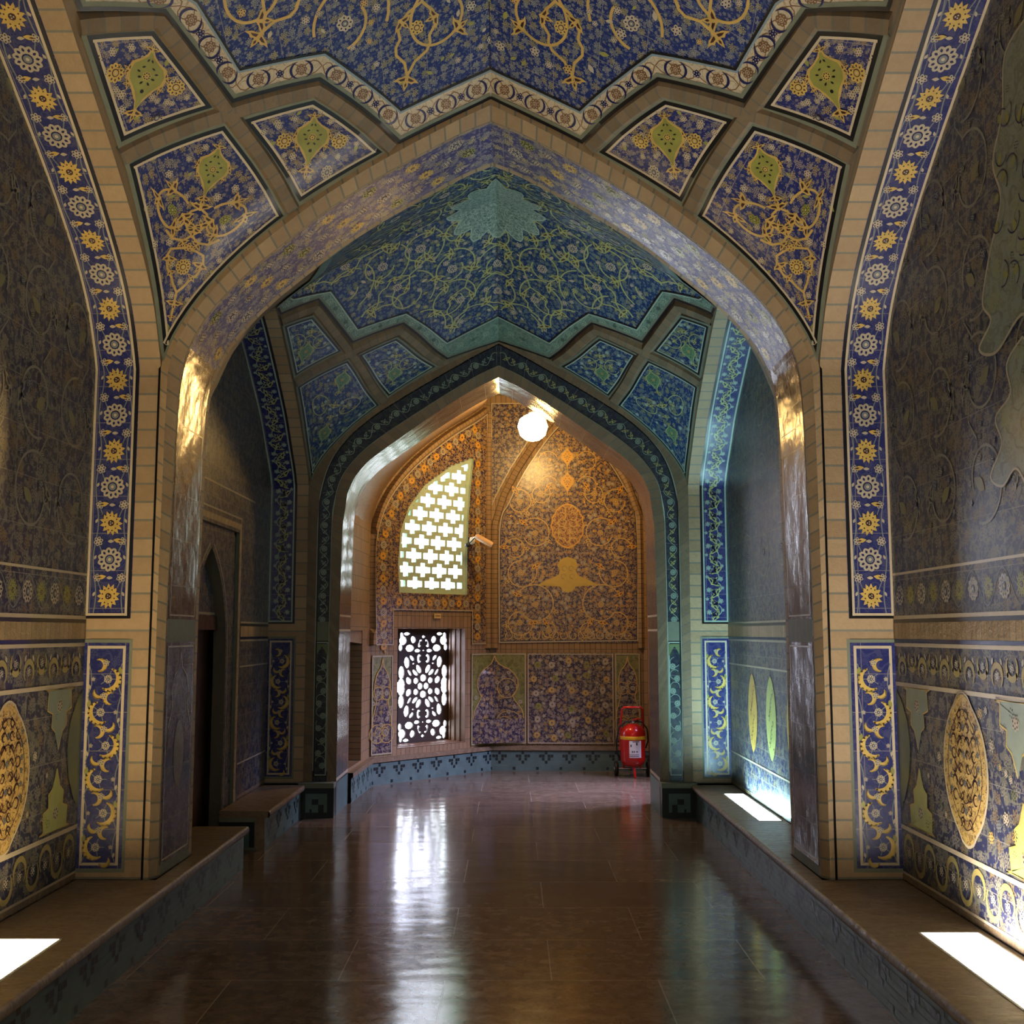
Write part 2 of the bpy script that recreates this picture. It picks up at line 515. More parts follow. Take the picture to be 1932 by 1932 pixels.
def rosette(mb, P, fr, x, y, r, mat=None, hole=None, n=11, lay=1, ph=0):
    mat = mat or M_petal; hole = hole or M_navy
    blob(mb, P, fr, tr(star(n, r * .84, r, .6), x, y, 1, ph), mat, lay, (x, y))
    for k in range(n):
        a = 2 * PI * k / n + ph
        blob(mb, P, fr, tr(petal(r * .3, r * .12, 4), x + r * .53 * math.cos(a), y + r * .53 * math.sin(a), 1, a - PI / 2), hole, lay + 1)
    disc(mb, P, fr, x, y, r * .4, hole, lay + 1, 12); disc(mb, P, fr, x, y, r * .3, mat if mat is not M_petal else M_grey, lay + 2, 10)
    disc(mb, P, fr, x, y, r * .13, M_cream, lay + 3, 8)


def sunflower(mb, P, fr, x, y, r, rot=0, mat=None, lay=1):
    mat = mat or M_yellow
    blob(mb, P, fr, tr(star(13, r * .68, r, 1.2), x, y, 1, rot, .86), mat, lay, (x, y))
    for k in range(10):
        a = 2 * PI * k / 10 + rot
        disc(mb, P, fr, x + r * .55 * math.cos(a) * .86, y + r * .58 * math.sin(a), r * .065, M_dkred, lay + 1, 5)
    disc(mb, P, fr, x, y, r * .25, M_dkred, lay + 1, 8)
    for k in range(3): disc(mb, P, fr, x + r * .1 * math.cos(k * 2.1), y + r * .1 * math.sin(k * 2.1), r * .06, M_cream, lay + 2, 5)


def florette(mb, P, fr, x, y, r, mat=None, hole=None, n=6, lay=1, ph=.3):
    mat = mat or M_petal; hole = hole or M_navy
    blob(mb, P, fr, tr(star(n, r * .66, r, .7), x, y, 1, ph), mat, lay, (x, y))
    for k in range(n):
        a = 2 * PI * k / n + ph
        disc(mb, P, fr, x + r * .6 * math.cos(a), y + r * .6 * math.sin(a), r * .17, hole, lay + 1, 5)
    disc(mb, P, fr, x, y, r * .14, hole, lay + 1, 5)


def leaf(mb, P, fr, x, y, r, rot, mat=None, lay=1, slit=None):
    mat = mat or M_petal
    blob(mb, P, fr, tr(petal(r, r * .3), x, y, 1, rot), mat, lay)
    if slit: blob(mb, P, fr, tr(petal(r * .5, r * .1, 4), x, y, 1, rot), slit, lay + 1)


def palmette(mb, P, fr, x, y, r, rot=0, mat=None, hole=None, lay=2):
    """split-leaf calyx of the arabesque"""
    mat = mat or M_gold; hole = hole or M_dkred
    for s in (-1, 1):
        o = [(0, -.1), (.3 * s, .1), (.62 * s, .18), (1.0 * s, .5), (.62 * s, .48), (.45 * s, .62), (.25 * s, .5), (0, .62)]
        blob(mb, P, fr, tr(o, x, y, r, rot), mat, lay, tr([(.2 * s, .3)], x, y, r, rot)[0])
        o = [(.12 * s, .14), (.35 * s, .22), (.62 * s, .34), (.4 * s, .42), (.14 * s, .36)]
        blob(mb, P, fr, tr(o, x, y, r, rot), hole, lay + 1)
    o = [(0, .3), (.2, .62), (.12, .85), (0, 1.15), (-.12, .85), (-.2, .62)]
    blob(mb, P, fr, tr(o, x, y, r, rot), mat, lay)
    o = [(0, .5), (.09, .66), (0, .85), (-.09, .66)]
    blob(mb, P, fr, tr(o, x, y, r, rot), hole, lay + 1)


def arc(cx, cy, r, a0, a1, n=18, k=1.0):
    return [(cx + r * (1 + (k - 1) * i / n) * math.cos(a0 + (a1 - a0) * i / n), cy + r * (1 + (k - 1) * i / n) * math.sin(a0 + (a1 - a0) * i / n)) for i in range(n + 1)]


def vine(mb, P, fr, pts, w, mat, lay=1, taper=False):
    ribbon(mb, P, [fr(*q) for q in pts], w, mat, lay, taper=taper)


def medallion(mb, P, fr, x, y, r, rot=0, lay=2, body=None, rim=None):
    """pointed lobed cartouche with a golden scalloped rim"""
    body = body or M_oliveg; rim = rim or M_gold
    half = [(0, 1.25), (.12, .88), (.35, .66), (.62, .45), (.74, .12), (.66, -.2), (.45, -.42), (.28, -.62), (.12, -.9), (0, -1.3)]
    full = half + [(-a, b) for a, b in half[-2:0:-1]]
    rimo = [(a * 1.12 + (.05 if a > 0 else -.05 if a < 0 else 0) * (i % 2), b * 1.06) for i, (a, b) in enumerate(full)]
    blob(mb, P, fr, tr(rimo, x, y, r, rot), rim, lay, (x, y), 2)
    blob(mb, P, fr, tr(full, x, y, r * .97, rot), body, lay + 1, (x, y), 2)
    for s in (-1, 1):
        for (px, py) in ((.28, .35), (.36, -.05), (.2, -.3), (.12, .62), (.45, .2)):
            q = tr([(px * s, py)], x, y, r, rot)[0]; leaf(mb, P, fr, q[0], q[1], r * .17, rot + s * px * 4, M_black, lay + 2)
        for (px, py, pr, pk) in ((.72, .1, -1.2 * s, .3), (.6, -.35, -1.9 * s, .25)):
            q = tr([(px * s, py)], x, y, r, rot)[0]
            palmette(mb, P, fr, q[0], q[1], r * pk, rot + pr, rim, lay=lay + 2)
    florette(mb, P, fr, *tr([(0, .05)], x, y, r, rot)[0], r * .2, M_gold, M_black, 8, lay + 2)
    disc(mb, P, fr, *tr([(0, -.55)], x, y, r, rot)[0], r * .08, M_black, lay + 2, 6)
    q = tr([(0, 1.1)], x, y, r, rot)[0]; palmette(mb, P, fr, q[0], q[1], r * .36, rot, rim, lay=lay + 2)
    q = tr([(0, -1.2)], x, y, r, rot)[0]; palmette(mb, P, fr, q[0], q[1], r * .42, rot + PI, rim, lay=lay + 2)


def frame_lines(mb, P, pts, wb=.02, ww=.016, wg=.0, closed=True, flip=1, white=None, black=None):
    """black line on the edge, white line inside it, plaster outside"""
    ribbon(mb, P, pts, wb, black or M_black, 1, closed, side=flip * wb / 2)
    ribbon(mb, P, pts, ww, white or M_cream, 2, closed, side=flip * (wb + ww / 2))
    if wg: ribbon(mb, P, pts, wg, M_plaster, 1, closed, side=-flip * wg / 2)


def rect_path(a0, b0, a1, b1, n=1):
    out = []
    for (p, q) in (((a0, b0), (a1, b0)), ((a1, b0), (a1, b1)), ((a1, b1), (a0, b1)), ((a0, b1), (a0, b0))):
        for k in range(n): t = k / n; out.append((p[0] + (q[0] - p[0]) * t, p[1] + (q[1] - p[1]) * t))
    return out


def panel_grid(mb, P, a0, b0, a1, b1, mat, na=1, nb=1, off=0, swap=False, uo=(0, 0)):
    rows = []; uv = []
    for j in range(nb + 1):
        b = b0 + (b1 - b0) * j / nb
        rows.append([P.pt(a0 + (a1 - a0) * i / na, b, off) for i in range(na + 1)])
        uv.append([((b, a0 + (a1 - a0) * i / na) if swap else (a0 + (a1 - a0) * i / na + uo[0], b + uo[1])) for i in range(na + 1)])
    mb.grid(rows, mat, uv)


def sided_rect(mb, P, a0, b0, a1, b1, wb=.02, ww=.016, wg=0, n=1, **k):
    """frame whose lines lie inside the rectangle whatever the handedness"""
    pts = rect_path(a0, b0, a1, b1, n)
    p, du, dv, nn = P.nd((a0 + a1) / 2, (b0 + b1) / 2)
    fl = 1 if du.cross(dv).dot(nn) < 0 else -1
    frame_lines(mb, P, pts, wb, ww, wg, True, fl, **k)


# ------------------------------------------------------------------ the vault surfaces
CX = -.13


def fprof(d):
    d = min(1, max(0, d)); r = math.sqrt(d)
    return .466 * r + 1.391 * r ** 2 - 1.356 * r ** 3 + .499 * r ** 4


def interp(T, x):
    if x <= T[0][0]: return T[0][1]
    for (a, b), (c, d) in zip(T, T[1:]):
        if x <= c: return b + (d - b) * (x - a) / (c - a)
    return T[-1][1]


def smooth_table(T, n=64):
    """Catmull-Rom through a table"""
    out = []
    P_ = [T[0]] + list(T) + [T[-1]]
    for i in range(1, len(P_) - 2):
        p0, p1, p2, p3 = P_[i - 1], P_[i], P_[i + 1], P_[i + 2]
        k = max(2, int(n / len(T)))
        for j in range(k):
            t = j / k
            out.append(tuple(.5 * ((2 * p1[c]) + (-p0[c] + p2[c]) * t + (2 * p0[c] - 5 * p1[c] + 4 * p2[c] - p3[c]) * t * t + (-p0[c] + 3 * p1[c] - 3 * p2[c] + p3[c]) * t ** 3) for c in range(2)))
    out.append(T[-1])
    return out


class Vault:
    def __init__(s, w, yc, L, zs, T0, ST, near=None):
        s.w, s.yc, s.L, s.zs, s.T0, s.near = w, yc, L, zs, T0, near
        s.ST = smooth_table(ST, 60)
        s.tab = [interp(s.ST, L * k / 600) for k in range(601)]

    def we(s, y): return s.w + (.09 * min(1, (s.yc - y) / s.L) if s.near and y < s.yc else 0)

    def side(s, d):
        x = min(1, max(0, d / s.L)) * 600; i = min(599, int(x)); return s.tab[i] + (s.tab[i + 1] - s.tab[i]) * (x - i)

    def z(s, x, y):
        T0 = s.T0
        if s.near and y < s.yc: T0 += (s.near - s.T0) * min(1, (s.yc - y) / s.L)
        T = T0 * fprof(1 - abs(x - CX) / s.we(y)); D = s.side(s.L - abs(y - s.yc)); P = 1.42
        return s.zs + (T ** P + D ** P) ** (1 / P)


ST1 = [(0, 0), (.05, .12), (.13, .27), (.2, .37), (.35, .53), (.6, .73), (.8, .87), (1.0, 1.0), (1.2, 1.12), (1.4, 1.24), (1.6, 1.36), (1.9, 1.53)]
ST2 = [(0, 0), (.06, .1), (.15, .2), (.3, .34), (.5, .54), (.68, .68), (1.06, .93), (1.42, 1.15), (1.665, 1.27)]
V1 = Vault(1.97, 4.6, 1.9, 3.265, 1.71, ST1)
V2 = Vault(1.82, 8.885, 1.665, 3.09, 1.44, ST2, near=2.25)
Y1, Y2, Y3, Y4 = 6.5, 7.22, 10.55, 11.3

BAY = [dict(V=V1, D=6.5, near=2.7, wb=2.36, wf=2.098, we=1.97, zs=3.265,
            A=[(1.37, 5.91), (1.005, 6.03), (.665, 6.483), (1.163, 6.473)],
            B=[(1.93, 5.067), (1.665, 5.247), (1.504, 5.75), (1.93, 5.577)],
            C=[(1.925, 5.693), (1.47, 5.873), (1.26, 6.483), (1.958, 6.483)],
            zl=[(0, 6.488), (.563, 6.475), (.96, 5.933), (1.405, 5.78), (1.6, 5.194), (1.92, 4.96), (1.93, 4.6)],
            zu=[(0, 6.34), (.54, 6.326), (.908, 5.815), (1.337, 5.657), (1.453, 5.243), (1.77, 4.82), (1.785, 4.6)],
            ribs=[[(1.95, 5.635), (1.437, 5.828), (.982, 5.982), (.61, 6.483)], [(1.21, 6.483), (1.437, 5.828), (1.632, 5.22), (1.945, 5.012)]]),
       dict(V=V2, D=10.55, near=7.22, wb=2.18, wf=1.93, we=1.82, zs=3.09,
            A=[(1.267, 9.887), (.936, 9.938), (.612, 10.475), (1.067, 10.504)],
            B=[(1.795, 9.121), (1.576, 9.222), (1.406, 9.724), (1.795, 9.622)],
            C=[(1.795, 9.739), (1.369, 9.865), (1.163, 10.53), (1.805, 10.53)],
            zl=[(0, 10.535), (.5, 10.44), (.863, 9.8), (1.306, 9.7), (1.51, 9.084), (1.80, 8.97), (1.81, 8.885)],
            zu=[(0, 10.2), (.487, 10.234), (.823, 9.706), (1.24, 9.602), (1.40, 9.08), (1.68, 8.92), (1.7, 8.885)],
            ribs=[[(1.81, 9.68), (1.336, 9.80), (.9, 9.868), (.556, 10.46)], [(1.115, 10.53), (1.336, 9.80), (1.543, 9.15), (1.81, 9.045)]])]


def in_poly(x, y, poly):
    c = False; j = len(poly) - 1
    for i in range(len(poly)):
        (xi, yi), (xj, yj) = poly[i], poly[j]
        if (yi > y) != (yj > y) and x < (xj - xi) * (y - yi) / (yj - yi) + xi: c = not c
        j = i
    return c


def vault_shell(bay, name, label):
    V = bay['V']; mb = MB(); K = 44
    us = [CX - V.w + V.w * (k / K) ** 2 for k in range(K + 1)] + [CX + V.w - V.w * (k / K) ** 2 for k in range(K - 1, -1, -1)]
    vs = [V.yc - V.L + V.L * (k / K) ** 2 for k in range(K + 1)] + [V.yc + V.L - V.L * (k / K) ** 2 for k in range(K - 1, -1, -1)]
    wx = lambda x, y: CX + (x - CX) * V.we(y) / V.w
    mb.grid([[(wx(x, y), y, V.z(wx(x, y), y)) for x in us] for y in vs], M_brickr, [[(x * 1.4, y * 1.4) for x in us] for y in vs])
    o = mb.build(name, kind='structure', label=label)
    return o


def vault_pan(V, base): return Pan(lambda x, y: Vector((x, y, V.z(x, y))), (CX, V.yc, 2.0), base)


def dome(bay, root, idx):
    V = bay['V']; P = vault_pan(V, .014); mb = MB()
    zu = bay['zu']; yc = V.yc
    half = [(CX + x, y) for x, y in zu]                                  # right, far quarter
    far = half[::-1] + [(2 * CX - x, y) for x, y in half[1:]]             # from right side over far apex to left side
    poly = far + [(x, 2 * yc - y) for x, y in far[-2:0:-1]]
    # star-shaped fan grid
    rows = []; uv = []; ring = []
    for i in range(len(poly)):
        a, b = poly[i], poly[(i + 1) % len(poly)]
        for k in range(6): ring.append((a[0] + (b[0] - a[0]) * k / 6, a[1] + (b[1] - a[1]) * k / 6))
    cxy = (CX, yc); NR = 26
    for r in range(NR + 1):
        t = max(.004, r / NR)
        rows.append([P.pt(cxy[0] + (x - cxy[0]) * t, cxy[1] + (y - cxy[1]) * t) for x, y in ring])
        uv.append([((cxy[0] + (x - cxy[0]) * t) * 1.2, (cxy[1] + (y - cxy[1]) * t) * 1.2) for x, y in ring])
    mb.grid(rows, M_bluefine if idx == 0 else M_bluedeep, uv, close=True)
    # thin black line painting the shade of the crease on the far axis
    for pts in ([(CX, yc + .05 + (poly_y - yc - .05) * k / 30) for poly_y in (zu[0][1],) for k in range(31)],):
        ribbon(mb, P, pts, .006, M_black, 1)
    # scroll network
    gold = M_gold if idx == 0 else plain('pale olive scroll glaze', (.40, .42, .16), .3)
    lw = .017 if idx == 0 else .013
    fr0 = lambda x, y: (CX + x, yc + y)
    inner = [(CX + (x - CX) * .955, yc + (y - yc) * .955) for x, y in poly]

    def put(pts, w, mat, lay=2):
        seg = []
        for q in pts:
            a = fr0(*q)
            if in_poly(a[0], a[1], inner): seg.append(a)
            else:
                if len(seg) > 1: ribbon(mb, P, seg, w, mat, lay)
                seg = []
        if len(seg) > 1: ribbon(mb, P, seg, w, mat, lay)

    rnd = random.Random(4 + idx)
    occupied = []

    def ok(x, y, r):
        a = fr0(x, y)
        for t in range(6):
            if not in_poly(a[0] + r * math.cos(t), a[1] + r * math.sin(t), inner): return False
        for (ox, oy, orr) in occupied:
            if math.hypot(x - ox, y - oy) < r + orr: return False
        occupied.append((x, y, r)); return True
    # pendants pointing into each star point
    tips = [p for p in zu[1:6:2]]
    for (tx, ty) in tips:
        for sx in (-1, 1):
            x, y = tx * sx, ty - yc; d = math.hypot(x, y); ang = math.atan2(y, x); e = (math.cos(ang), math.sin(ang)); q = (-e[1], e[0])
            pos = lambda u, v: (x - e[0] * u + q[0] * v, y - e[1] * u + q[1] * v)
            tip = pos(.17, 0)
            for s in (-1, 1):
                put([pos(.17, 0), pos(.24, .03 * s), pos(.29, .09 * s), pos(.33, .10 * s), pos(.37, .085 * s), pos(.43, .11 * s), pos(.50, .07 * s), pos(.55, 0)], lw, gold)
                g = P.frame(*fr0(*pos(.47, .11 * s)), ang - PI / 2 - 1.0 * s); palmette(mb, P, g, 0, 0, .075, 0, gold, lay=3)
            g = P.frame(*fr0(*tip), ang - PI / 2); palmette(mb, P, g, 0, 0, .085, 0, gold, lay=3)
            g = P.frame(*fr0(*pos(.42, 0)), 0); rosette(mb, P, g, 0, 0, .045, M_petal if idx else M_yellow, lay=3, n=8)
            put([pos(.55, 0), pos(.72, .0)], lw, gold)
            g = P.frame(*fr0(*pos(.72, 0)), ang + PI / 2); palmette(mb, P, g, 0, 0, .1, 0, gold, lay=3)
            occupied.append((*pos(.42, 0), .17))
            for v in (-.17, .17):
                c = pos(.40, v)
                if ok(*c, .045): g = P.frame(*fr0(*c), 0); florette(mb, P, g, 0, 0, .05, M_petal, lay=3, n=6)
    # rings of circular scrolls
    for (R, cnt, rad) in ((1.42, 16, .19), (1.08, 14, .18), (.74, 10, .16), (.42, 6, .12)):
        for k in range(cnt):
            a = 2 * PI * (k + .5) / cnt
            c = (R * math.cos(a) * V.w / 1.97, R * math.sin(a) * .95)
            sgn = 1 if math.cos(a) > 0 else -1
            a0 = a + PI + sgn * .5
            put(arc(c[0], c[1], rad, a0, a0 + sgn * 5.2, 26, .55), lw, gold)
            put(arc(c[0], c[1], rad * 1.25, a0 - sgn * 1.9, a0, 10), lw, gold)
            for t in (0, 1.7, 3.4):
                x, y = c[0] + rad * math.cos(a0 + sgn * t) * (1 - .08 * t), c[1] + rad * math.sin(a0 + sgn * t) * (1 - .08 * t)
                if ok(x, y, .05): g = P.frame(*fr0(x, y), a0 + sgn * t + (0 if sgn > 0 else PI)); palmette(mb, P, g, 0, 0, .085, 0, gold, lay=3)
            if ok(c[0], c[1], .05): g = P.frame(*fr0(*c), 0); rosette(mb, P, g, 0, 0, .05, M_petal, lay=3, n=8)
    for k in range(2600):
        a = rnd.uniform(0, 2 * PI); r = 1.75 * math.sqrt(rnd.random()); x, y = r * math.cos(a), r * math.sin(a)
        if y < -.25: continue
        rr = rnd.choice((.020, .026, .034))
        if ok(x, y, rr * 1.15):
            g = P.frame(*fr0(x, y), rnd.uniform(0, 6))
            if rnd.random() < .3: leaf(mb, P, g, 0, -rr, rr * 1.8, 0, M_oliveg if rnd.random() < .5 else M_petal, 3)
            else: florette(mb, P, g, 0, 0, rr, M_petal if rnd.random() < .8 else gold, lay=3, n=rnd.choice((5, 6)))
    if idx == 1:   # pale rosette at the crown
        o = star(12, .31, .42, .7, 0, 3); out = []
        for t in (.25, .5, .75, 1.0):
            out.append([P.pt(CX + x * t, yc + y * t, .006) for x, y in o])
        uvr = [[(x * t, y * t) for x, y in o] for t in (.25, .5, .75, 1.0)]
        mb.grid(out, M_specks, uvr, close=True)
        c = [P.pt(CX + x * .25, yc + y * .25, .006) for x, y in o]; cc = P.pt(CX, yc, .006)
        for i in range(len(c)): mb.face([cc, c[i], c[(i + 1) % len(c)]], M_specks, [(0, 0), (o[i][0] * .25, o[i][1] * .25), (o[(i + 1) % len(c)][0] * .25, o[(i + 1) % len(c)][1] * .25)])
        ribbon(mb, P, [(CX + x, yc + y) for x, y in o], .012, M_ltteal, 6, True)
    mb.build('dome_lining', root, label='blue floral lining of the dome')


def zigzag(bay, root, idx):
    V = bay['V']; P = vault_pan(V, .016)
    zl, zu = bay['zl'], bay['zu']; mat = M_creamfl if idx == 0 else M_teal
    mb = MB(); ink = M_navy if idx == 0 else plain('dark green glaze', (.03, .07, .05), .3)
    br = plain('brown ink glaze', (.16, .075, .03), .35) if idx == 0 else plain('sage glaze', (.25, .36, .28), .3)
    for sx in (-1, 1):
        for sy in (1, -1):
            if sy == -1 and idx == 0: pass
            def mp(q): return (CX + sx * q[0], V.yc + sy * (q[1] - V.yc))
            acc = 0
            for i in range(6):
                a0, a1, b0, b1 = mp(zl[i]), mp(zl[i + 1]), mp(zu[i]), mp(zu[i + 1])
                L = (P.f(*a0) - P.f(*a1)).length; Wd = (P.f(*a0) - P.f(*b0)).length
                Q = Pan(lambda s, t, a0=a0, a1=a1, b0=b0, b1=b1: (lambda x, y: Vector((x, y, V.z(x, y))))(
                    (a0[0] * (1 - s) + a1[0] * s) * (1 - t) + (b0[0] * (1 - s) + b1[0] * s) * t,
                    (a0[1] * (1 - s) + a1[1] * s) * (1 - t) + (b0[1] * (1 - s) + b1[1] * s) * t), P.ref, .016)
                n = 10; rows = []; uv = []
                for j in range(4):
                    t = j / 3
                    rows.append([Q.pt(min(.9999, max(.0001, k / n)), t) for k in range(n + 1)]); uv.append([(acc + L * k / n, t * Wd) for k in range(n + 1)])
                mb.grid(rows, mat, uv); acc += L
                if sy == -1: continue
                # motifs: rosette between crescents, linked by a waving stem
                cnt = max(1, round(L / .25)); pts = []
                for k in range(cnt * 8 + 1):
                    s = k / (cnt * 8); pts.append((s, .5 + .27 * math.sin(2 * PI * (s * cnt) + .0)))
                ribbon(mb, Q, [(min(.995, max(.005, a)), b) for a, b in pts], .006, br, 1)
                ribbon(mb, Q, [(min(.995, max(.005, a)), 1 - b) for a, b in pts], .005, br, 1)
                for k in range(cnt):
                    s = (k + .5) / cnt; g = Q.frame(s, .5, along=0)
                    R = min(.042, Wd * .30)
                    if idx == 0:
                        for q in (-1, 1):
                            for m in range(10):
                                v0, v1 = -1.25 + 2.5 * m / 10, -1.25 + 2.5 * (m + 1) / 10
                                t0, t1 = .34 * math.cos(v0 * 1.22), .34 * math.cos(v1 * 1.22)
                                pa = [(q * R * (1.25 + u) * math.cos(v) * 1.05, R * (1.25 + u) * math.sin(v)) for v, u in ((v0, 0), (v0, t0), (v1, t1), (v1, 0))]
                                mb.face([Q.pt(*g(*c), .003) for c in pa], ink)
                        rosette(mb, Q, g, 0, 0, R * .82, br, mat, 8, 2)
                    else:
                        rosette(mb, Q, g, 0, 0, R * .9, br, ink, 7, 2)
                    if k: g = Q.frame(k / cnt, .5, along=0); florette(mb, Q, g, 0, 0, R * .62, ink, mat, 5, 2)
    lines = [(zl, M_black, .022), (zu, M_black, .014)]
    for sx in (-1, 1):
        for tabl, m, w in lines:
            pts = []
            for i in range(6):
                for k in range(8): t = k / 8; pts.append((CX + sx * (tabl[i][0] * (1 - t) + tabl[i + 1][0] * t), tabl[i][1] * (1 - t) + tabl[i + 1][1] * t))
            ribbon(mb, P, pts, w, m, 3)
            if tabl is zu: ribbon(mb, P, pts, .012, plain('pale blue line glaze', (.22, .30, .36), .3) if idx == 0 else M_ltteal, 3, side=sx * .014)
            else: ribbon(mb, P, pts, .024, M_plaster, 2, side=-sx * .022)
    mb.build('zigzag_band', root, label='cream zigzag band of dark flowers' if idx == 0 else 'teal zigzag band of small flowers')


def kite(bay, key, sx, root, idx):
    V = bay['V']; q = [(CX + sx * x, y) for x, y in bay[key]]
    L, T, R, B = q
    lift = (lambda t: t) if key != 'C' else (lambda t: t ** 1.75)
    # a: 0 at B->L side, 1 at R->T side ; b: 0 bottom edge, 1 top edge.   corners: (0,0)=B (1,0)=R (0,1)=L (1,1)=T
    if key == 'C':
        def f(a, b):
            a = max(0, a) ** 1.5; b = max(0, b) ** 1.5
            x = (B[0] * (1 - a) + R[0] * a) * (1 - b) + (L[0] * (1 - a) + T[0] * a) * b
            y = (B[1] * (1 - a) + R[1] * a) * (1 - b) + (L[1] * (1 - a) + T[1] * a) * b
            return Vector((x, y, V.z(x, y)))
    else:
        def f(a, b):
            x = (B[0] * (1 - a) + R[0] * a) * (1 - b) + (L[0] * (1 - a) + T[0] * a) * b
            y = (B[1] * (1 - a) + R[1] * a) * (1 - b) + (L[1] * (1 - a) + T[1] * a) * b
            return Vector((x, y, V.z(x, y)))
    P = Pan(f, (CX, V.yc, 2.0), .012, (.045, .045, .955, .955)); mb = MB(); Pe = Pan(f, (CX, V.yc, 2.0), .012)
    n = 18; W1 = (f(.02, .5) - f(.98, .5)).length; H1 = (f(.5, .02) - f(.5, .98)).length
    e = lambda t: min(.999, max(.001, t))
    b0 = 0
    if key == 'C': W1, H1 = .75, .85
    rows = [[P.pt(e(i / n), e(b0 + (1 - b0) * j / n)) for i in range(n + 1)] for j in range(n + 1)]
    uv = [[(i / n * W1 + idx * 3 + sx, j / n * H1 + ord(key)) for i in range(n + 1)] for j in range(n + 1)]
    mb.grid(rows, M_blue if idx == 0 else M_bluedeep, uv)
    # edge lines
    pts = [(e(a), e(b)) for a, b in rect_path(0, 0, 1, 1, 12)]
    m = f(.5, .5); dd = (f(.51, .5) - m).cross(f(.5, .51) - m).dot(Vector((CX, V.yc, 2)) - m)
    fl = 1 if dd < 0 else -1
    wl = 1.0 if idx == 0 else .8
    pale = M_cream if idx == 0 else M_ltteal
    frame_lines(mb, Pe, pts, .024 * wl, .014 * wl, .026 * wl, True, fl, white=pale)
    gold = M_gold if idx == 0 else plain('pale olive scroll glaze', (.40, .42, .16), .3)
    yell = M_yellow
    # direction of the kite's long axis
    if key == 'C':
        # arclength along the diagonal from the tip
        dg = [(t / 60, f(t / 60, t / 60)) for t in range(61)]; ln = [0]
        for (u, p), (v, q_) in zip(dg, dg[1:]): ln.append(ln[-1] + (q_ - p).length)

        def ax(sf):
            i_ = next(k for k in range(61) if ln[k] >= sf * ln[-1] - 1e-9); t = i_ / 60
            p, du, dv, nn = P.nd(t, t); ey = dv.normalized(); ex = ey.cross(nn)
            if ex.dot(du) < 0: ex = -ex
            tg = f(min(1, t + .02), min(1, t + .02)) - f(t - .02, t - .02)
            return P.frame(t, t, math.atan2(-tg.dot(ex), tg.dot(ey)))
        sea = plain('sea green glaze', (.10, .22, .12), .3); w = .014 if idx == 0 else .008
        if idx == 0:
            medallion(mb, P, ax(.80), 0, 0, .125, 0, 3, M_oliveg, gold)
            g = ax(.56)
            for s in (-1, 1):
                vine(mb, P, g, arc(s * .17, .03, .115, PI / 2 + s * .9, PI / 2 + s * .9 - s * 5.4, 30, .92), w, gold, 3)
                vine(mb, P, g, [(0, .09), (s * .05, .06), (s * .075, .0), (s * .04, -.05), (0, -.08)], w, gold, 3)
                vine(mb, P, g, [(0, -.08), (s * .05, -.12), (s * .13, -.13), (s * .19, -.10)], w, gold, 3)
                for (px, py, r, k) in ((s * .10, .03, s * 2.4, .075), (s * .17, .145, -s * 1.2, .075), (s * .265, .06, -s * 2.6, .07), (s * .16, -.07, s * 1.5, .07), (s * .045, -.03, s * .4, .055), (s * .06, -.12, s * 2.5, .05)):
                    palmette(mb, P, g, px, py, k, r, gold, lay=4)
                rosette(mb, P, g, s * .17, .03, .034, M_oliveg, M_black, 8, 3)
            palmette(mb, P, g, 0, .08, .075, 0, gold, lay=4); palmette(mb, P, g, 0, -.03, .06, PI, gold, lay=4)
            g = ax(.36); rosette(mb, P, g, 0, .01, .05, yell, M_dkred, 12, 3)
            for s in (-1, 1):
                vine(mb, P, g, [(0, .13), (s * .05, .115), (s * .10, .09), (s * .12, .03), (s * .10, -.03), (s * .06, -.07), (s * .04, -.10), (0, -.14)], w, gold, 3)
                palmette(mb, P, g, s * .11, .045, .06, s * 2.7, gold, lay=4); palmette(mb, P, g, s * .08, -.035, .04, s * 2.4, gold, lay=4)
            florette(mb, P, g, 0, .135, .03, gold, M_dkred, 5, 4)
            g = ax(.2); vine(mb, P, g, [(0, .09), (0, .03), (0, -.1)], w, gold, 3); palmette(mb, P, g, 0, .03, .06, PI, gold, lay=4); palmette(mb, P, g, 0, -.06, .035, PI, gold, lay=4)
        else:
            medallion(mb, P, ax(.82), 0, 0, .095, 0, 3, sea, gold); medallion(mb, P, ax(.36), 0, 0, .085, 0, 3, sea, gold)
            g = ax(.58)
            for s in (-1, 1):
                vine(mb, P, g, arc(s * .16, .0, .11, PI / 2 + s * .9, PI / 2 + s * .9 - s * 5.6, 28, .8), w, gold, 3); palmette(mb, P, g, s * .14, 0, .05, s, gold, lay=4)
            palmette(mb, P, g, 0, 0, .07, 0, gold, lay=4); palmette(mb, P, g, 0, -.08, .05, PI, gold, lay=4)
        spots = []; rn = random.Random(3)
        for k in range(70):
            a = rn.uniform(.1, .92); b = rn.uniform(.1, .92); pp = f(a, b)
            if all((pp - q_).length > .085 for q_ in [f(x_, y_) for x_, y_ in spots]): spots.append((a, b))
    else:
        # centre of the kite: the medallion points from outer corner (B) towards T
        ang0 = math.atan2
        p, du, dv, nn = P.nd(.5, .5)
        g0 = P.frame(.5, .5, 0, along=1)
        tgt = (f(1, 1) - f(0, 0)); ey = dv.normalized(); ex = ey.cross(nn)
        if ex.dot(du) < 0: ex = -ex
        rot = math.atan2(-tgt.dot(ex), tgt.dot(ey))
        g = P.frame(.5, .5, rot)
